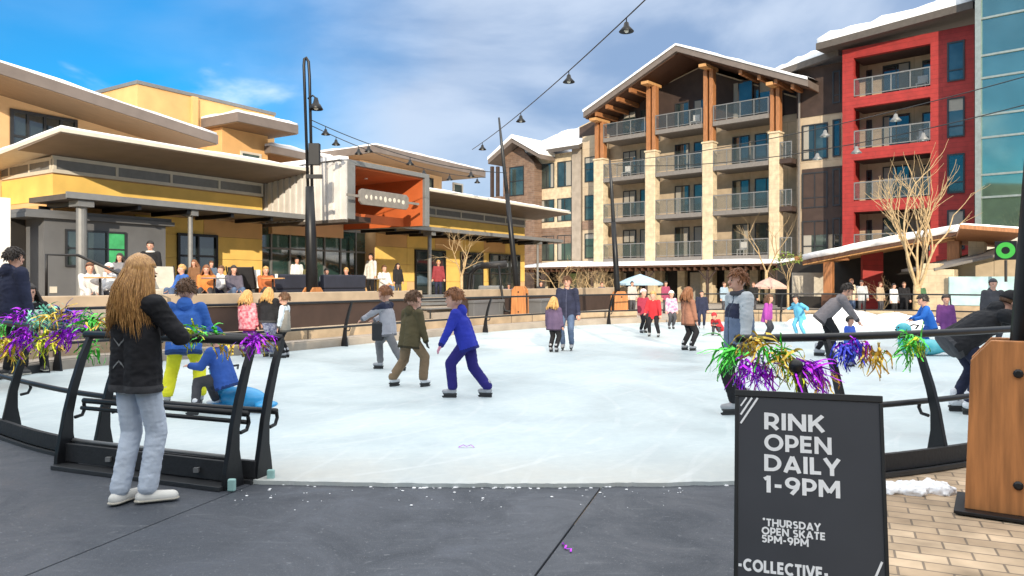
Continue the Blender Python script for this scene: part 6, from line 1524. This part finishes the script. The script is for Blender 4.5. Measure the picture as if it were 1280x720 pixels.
seat_person('guest in grey sitting on the navy sofa at its left end', 408, -1.75, 337, .3, -.9, topm=cloth((.36, .38, .40)), legm=charcoal, hairm='hair_dark')
put('person in violet jacket behind the leaning lamp post', 636, 400, 355, .3, -.9, .22, sk=False, Y=29, topm=cloth((.17, .06, .32)), legm=navy, hairm='hair_dark', det=0)
put('person in cream coat standing under the timber shelter, left one', 1064, 395, 349, .3, -.9, .1, sk=False, Y=32, topm=cloth((.62, .50, .36), key='cream_coat'), legm=jean, hairm='hair_auburn', det=0)
put('person in pale grey coat standing under the timber shelter, right one', 1077, 395, 351, -.3, -.9, .1, sk=False, Y=32.3, topm='pale_grey_cloth', legm=charcoal, hairm='hair_dark', det=0)
put('person in white jacket by the big bare tree, left one', 1117, 395, 355, .4, -.9, .1, sk=False, Y=30.5, topm='white_coat', legm=blk, hairm='hair_dark', det=0)
put('person in dark coat by the big bare tree, right one', 1130, 395, 353, -.4, -.9, .1, sk=False, Y=30.8, topm=blk, legm=blk, hairm='hair_brown', det=0)
for k, (px, col, lab) in enumerate(((676, (.03, .03, .035), 'dark clothed passer-by left of the standing couple, before the hotel'), (790, (.5, .45, .42), 'pale coated passer-by under the blue parasol'), (832, (.3, .06, .12), 'passer-by in wine red coat before the hotel arcade'))):
    put(lab, px, 395, 352, .4, -.9, .1, sk=False, Y=34, topm=cloth(col), legm=charcoal, hairm='hair_dark', det=0)

crowd = [(20, -3.0, 345, 'terrace guest in red top at the far left, behind the tinsel', (.5, .03, .03), 'seat'), (150, -2.9, 318, 'terrace guest in grey standing between kiosk and cream chair', (.2, .2, .22), 'stand'),
  (228, -3.3, 340, 'terrace guest in blue jacket sitting before the dark lodge door', (.04, .12, .4), 'seat'), (243, -1.5, 330, 'terrace guest in brown coat standing by the dark lodge door', (.2, .1, .05), 'stand'),
  (264, -1.0, 328, 'terrace guest in grey blue coat standing right of the dark lodge door', (.10, .14, .2), 'stand'), (292, -3.4, 342, 'terrace guest in charcoal jumper sitting before the towel draped chair', (.10, .09, .12), 'seat'),
  (332, -3.2, 345, 'terrace guest in rust jacket sitting left of the navy sofa', (.4, .12, .04), 'seat'), (386, -1.2, 330, 'terrace guest in olive coat standing just right of the lamp post', (.12, .11, .05), 'stand'),
  (480, -2.4, 333, 'terrace guest in white sitting below the entrance sign', (.62, .6, .56), 'seat'), (497, -1.6, 330, 'terrace guest in black standing right below the entrance portal', (.02, .02, .022), 'stand'),
  (548, -.6, 326, 'guest in maroon jacket standing at the right lodge door', (.25, .04, .05), 'stand')]
for k, (px, d, head, lab, col, how) in enumerate(crowd):
    (seat_person if how == 'seat' else stand_person)(lab, px, d, head, rnd.uniform(-.8, .8), -.7, topm=cloth(col), legm=[charcoal, navy, jean][k % 3], hairm=['hair_brown', 'hair_dark', 'hair_blonde', 'hair_auburn'][k % 4], hair=['short', 'long'][k % 2])
for k, (px, Y, lab, col) in enumerate(((905, 33, 'passer-by in pale blue before the arcade, right of the man in slate', (.3, .4, .5)), (942, 34, 'passer-by in black beside the pink parasol', (.02, .02, .02)), (1100, 33, 'guest in beige beneath the timber shelter by the red wall panel', (.45, .36, .26)), (1150, 29.4, 'guest in green coat at the foot of the big bare tree', (.06, .14, .07)), (752, 36, 'passer-by in navy left of the blue parasol', (.03, .04, .1)))):
    put(lab, px, 395, 353, rnd.uniform(-.8, .8), -.7, .1, sk=False, Y=Y, topm=cloth(col), legm=charcoal, hairm='hair_brown', det=0)
# a few chairs out on the hotel balconies
def balcony_chair(x, z, lab, d=.7, fr=HT):
    w_ = fr.world(x, d); r = thing('balcony_chair', lab, 'chair', (w_.x, w_.y, z), fr.a)
    MB().box(-.26, .26, -.26, .26, .38, .44).build('seat', 'white_paint', r); MB().box(-.26, .26, .22, .27, .44, .95).build('backrest', 'white_paint', r)
    for sx in (-.23, .23):
        for sy in (-.23, .23): MB().box(sx-.02, sx+.02, sy-.02, sy+.02, 0, .38).build('leg', 'white_paint', r)
balcony_chair(bays[1][0]+2.6, FL[3], 'white chair on the top balcony of the middle bay'); balcony_chair(bays[2][0]+1.6, FL[0], 'white chair on the lowest balcony of the right bay')
balcony_chair(bays[0][0]+1.4, FL[2], 'white chair on the third balcony of the left bay'); balcony_chair(oq[0]+3.4, FL[2], 'white chair on the middle balcony of the red block', RD+1.2); balcony_chair(oq[1]-.7, FL[3], 'white chair on the top balcony of the red block', RD+1.2)
# small round tables among the terrace guests
for k, (px, d, lab) in enumerate(((268, -3.75, 'small round table before the guest in the orange top'), (125, -3.75, 'small round table before the two guests in white'), (470, -3.3, 'small round table below the orange entrance portal'), (341, -3.75, 'small round table before the guest in the rust jacket'))):
    t = thing('bistro_table', lab, 'table', on_terrace(px, d))
    MB().lathe([(.30, .70), (.31, .715), (.30, .73)], 20).build('tabletop', 'timber_pale' if k % 2 else 'steel_paint', t)
    MB().lathe([(.22, 0), (.2, .02), (.03, .05), (.025, .698)], 14).build('pedestal', 'black_metal', t)
    c = MB().lathe([(.035, 0), (.042, .10), (.038, .10), (.03, .01)], 12).build('paper_cup', 'white_paint', loc=on_terrace(px, d)+Vector((.08, .05, .731)))
    tag(c, 'white paper cup on the '+lab, 'cup')
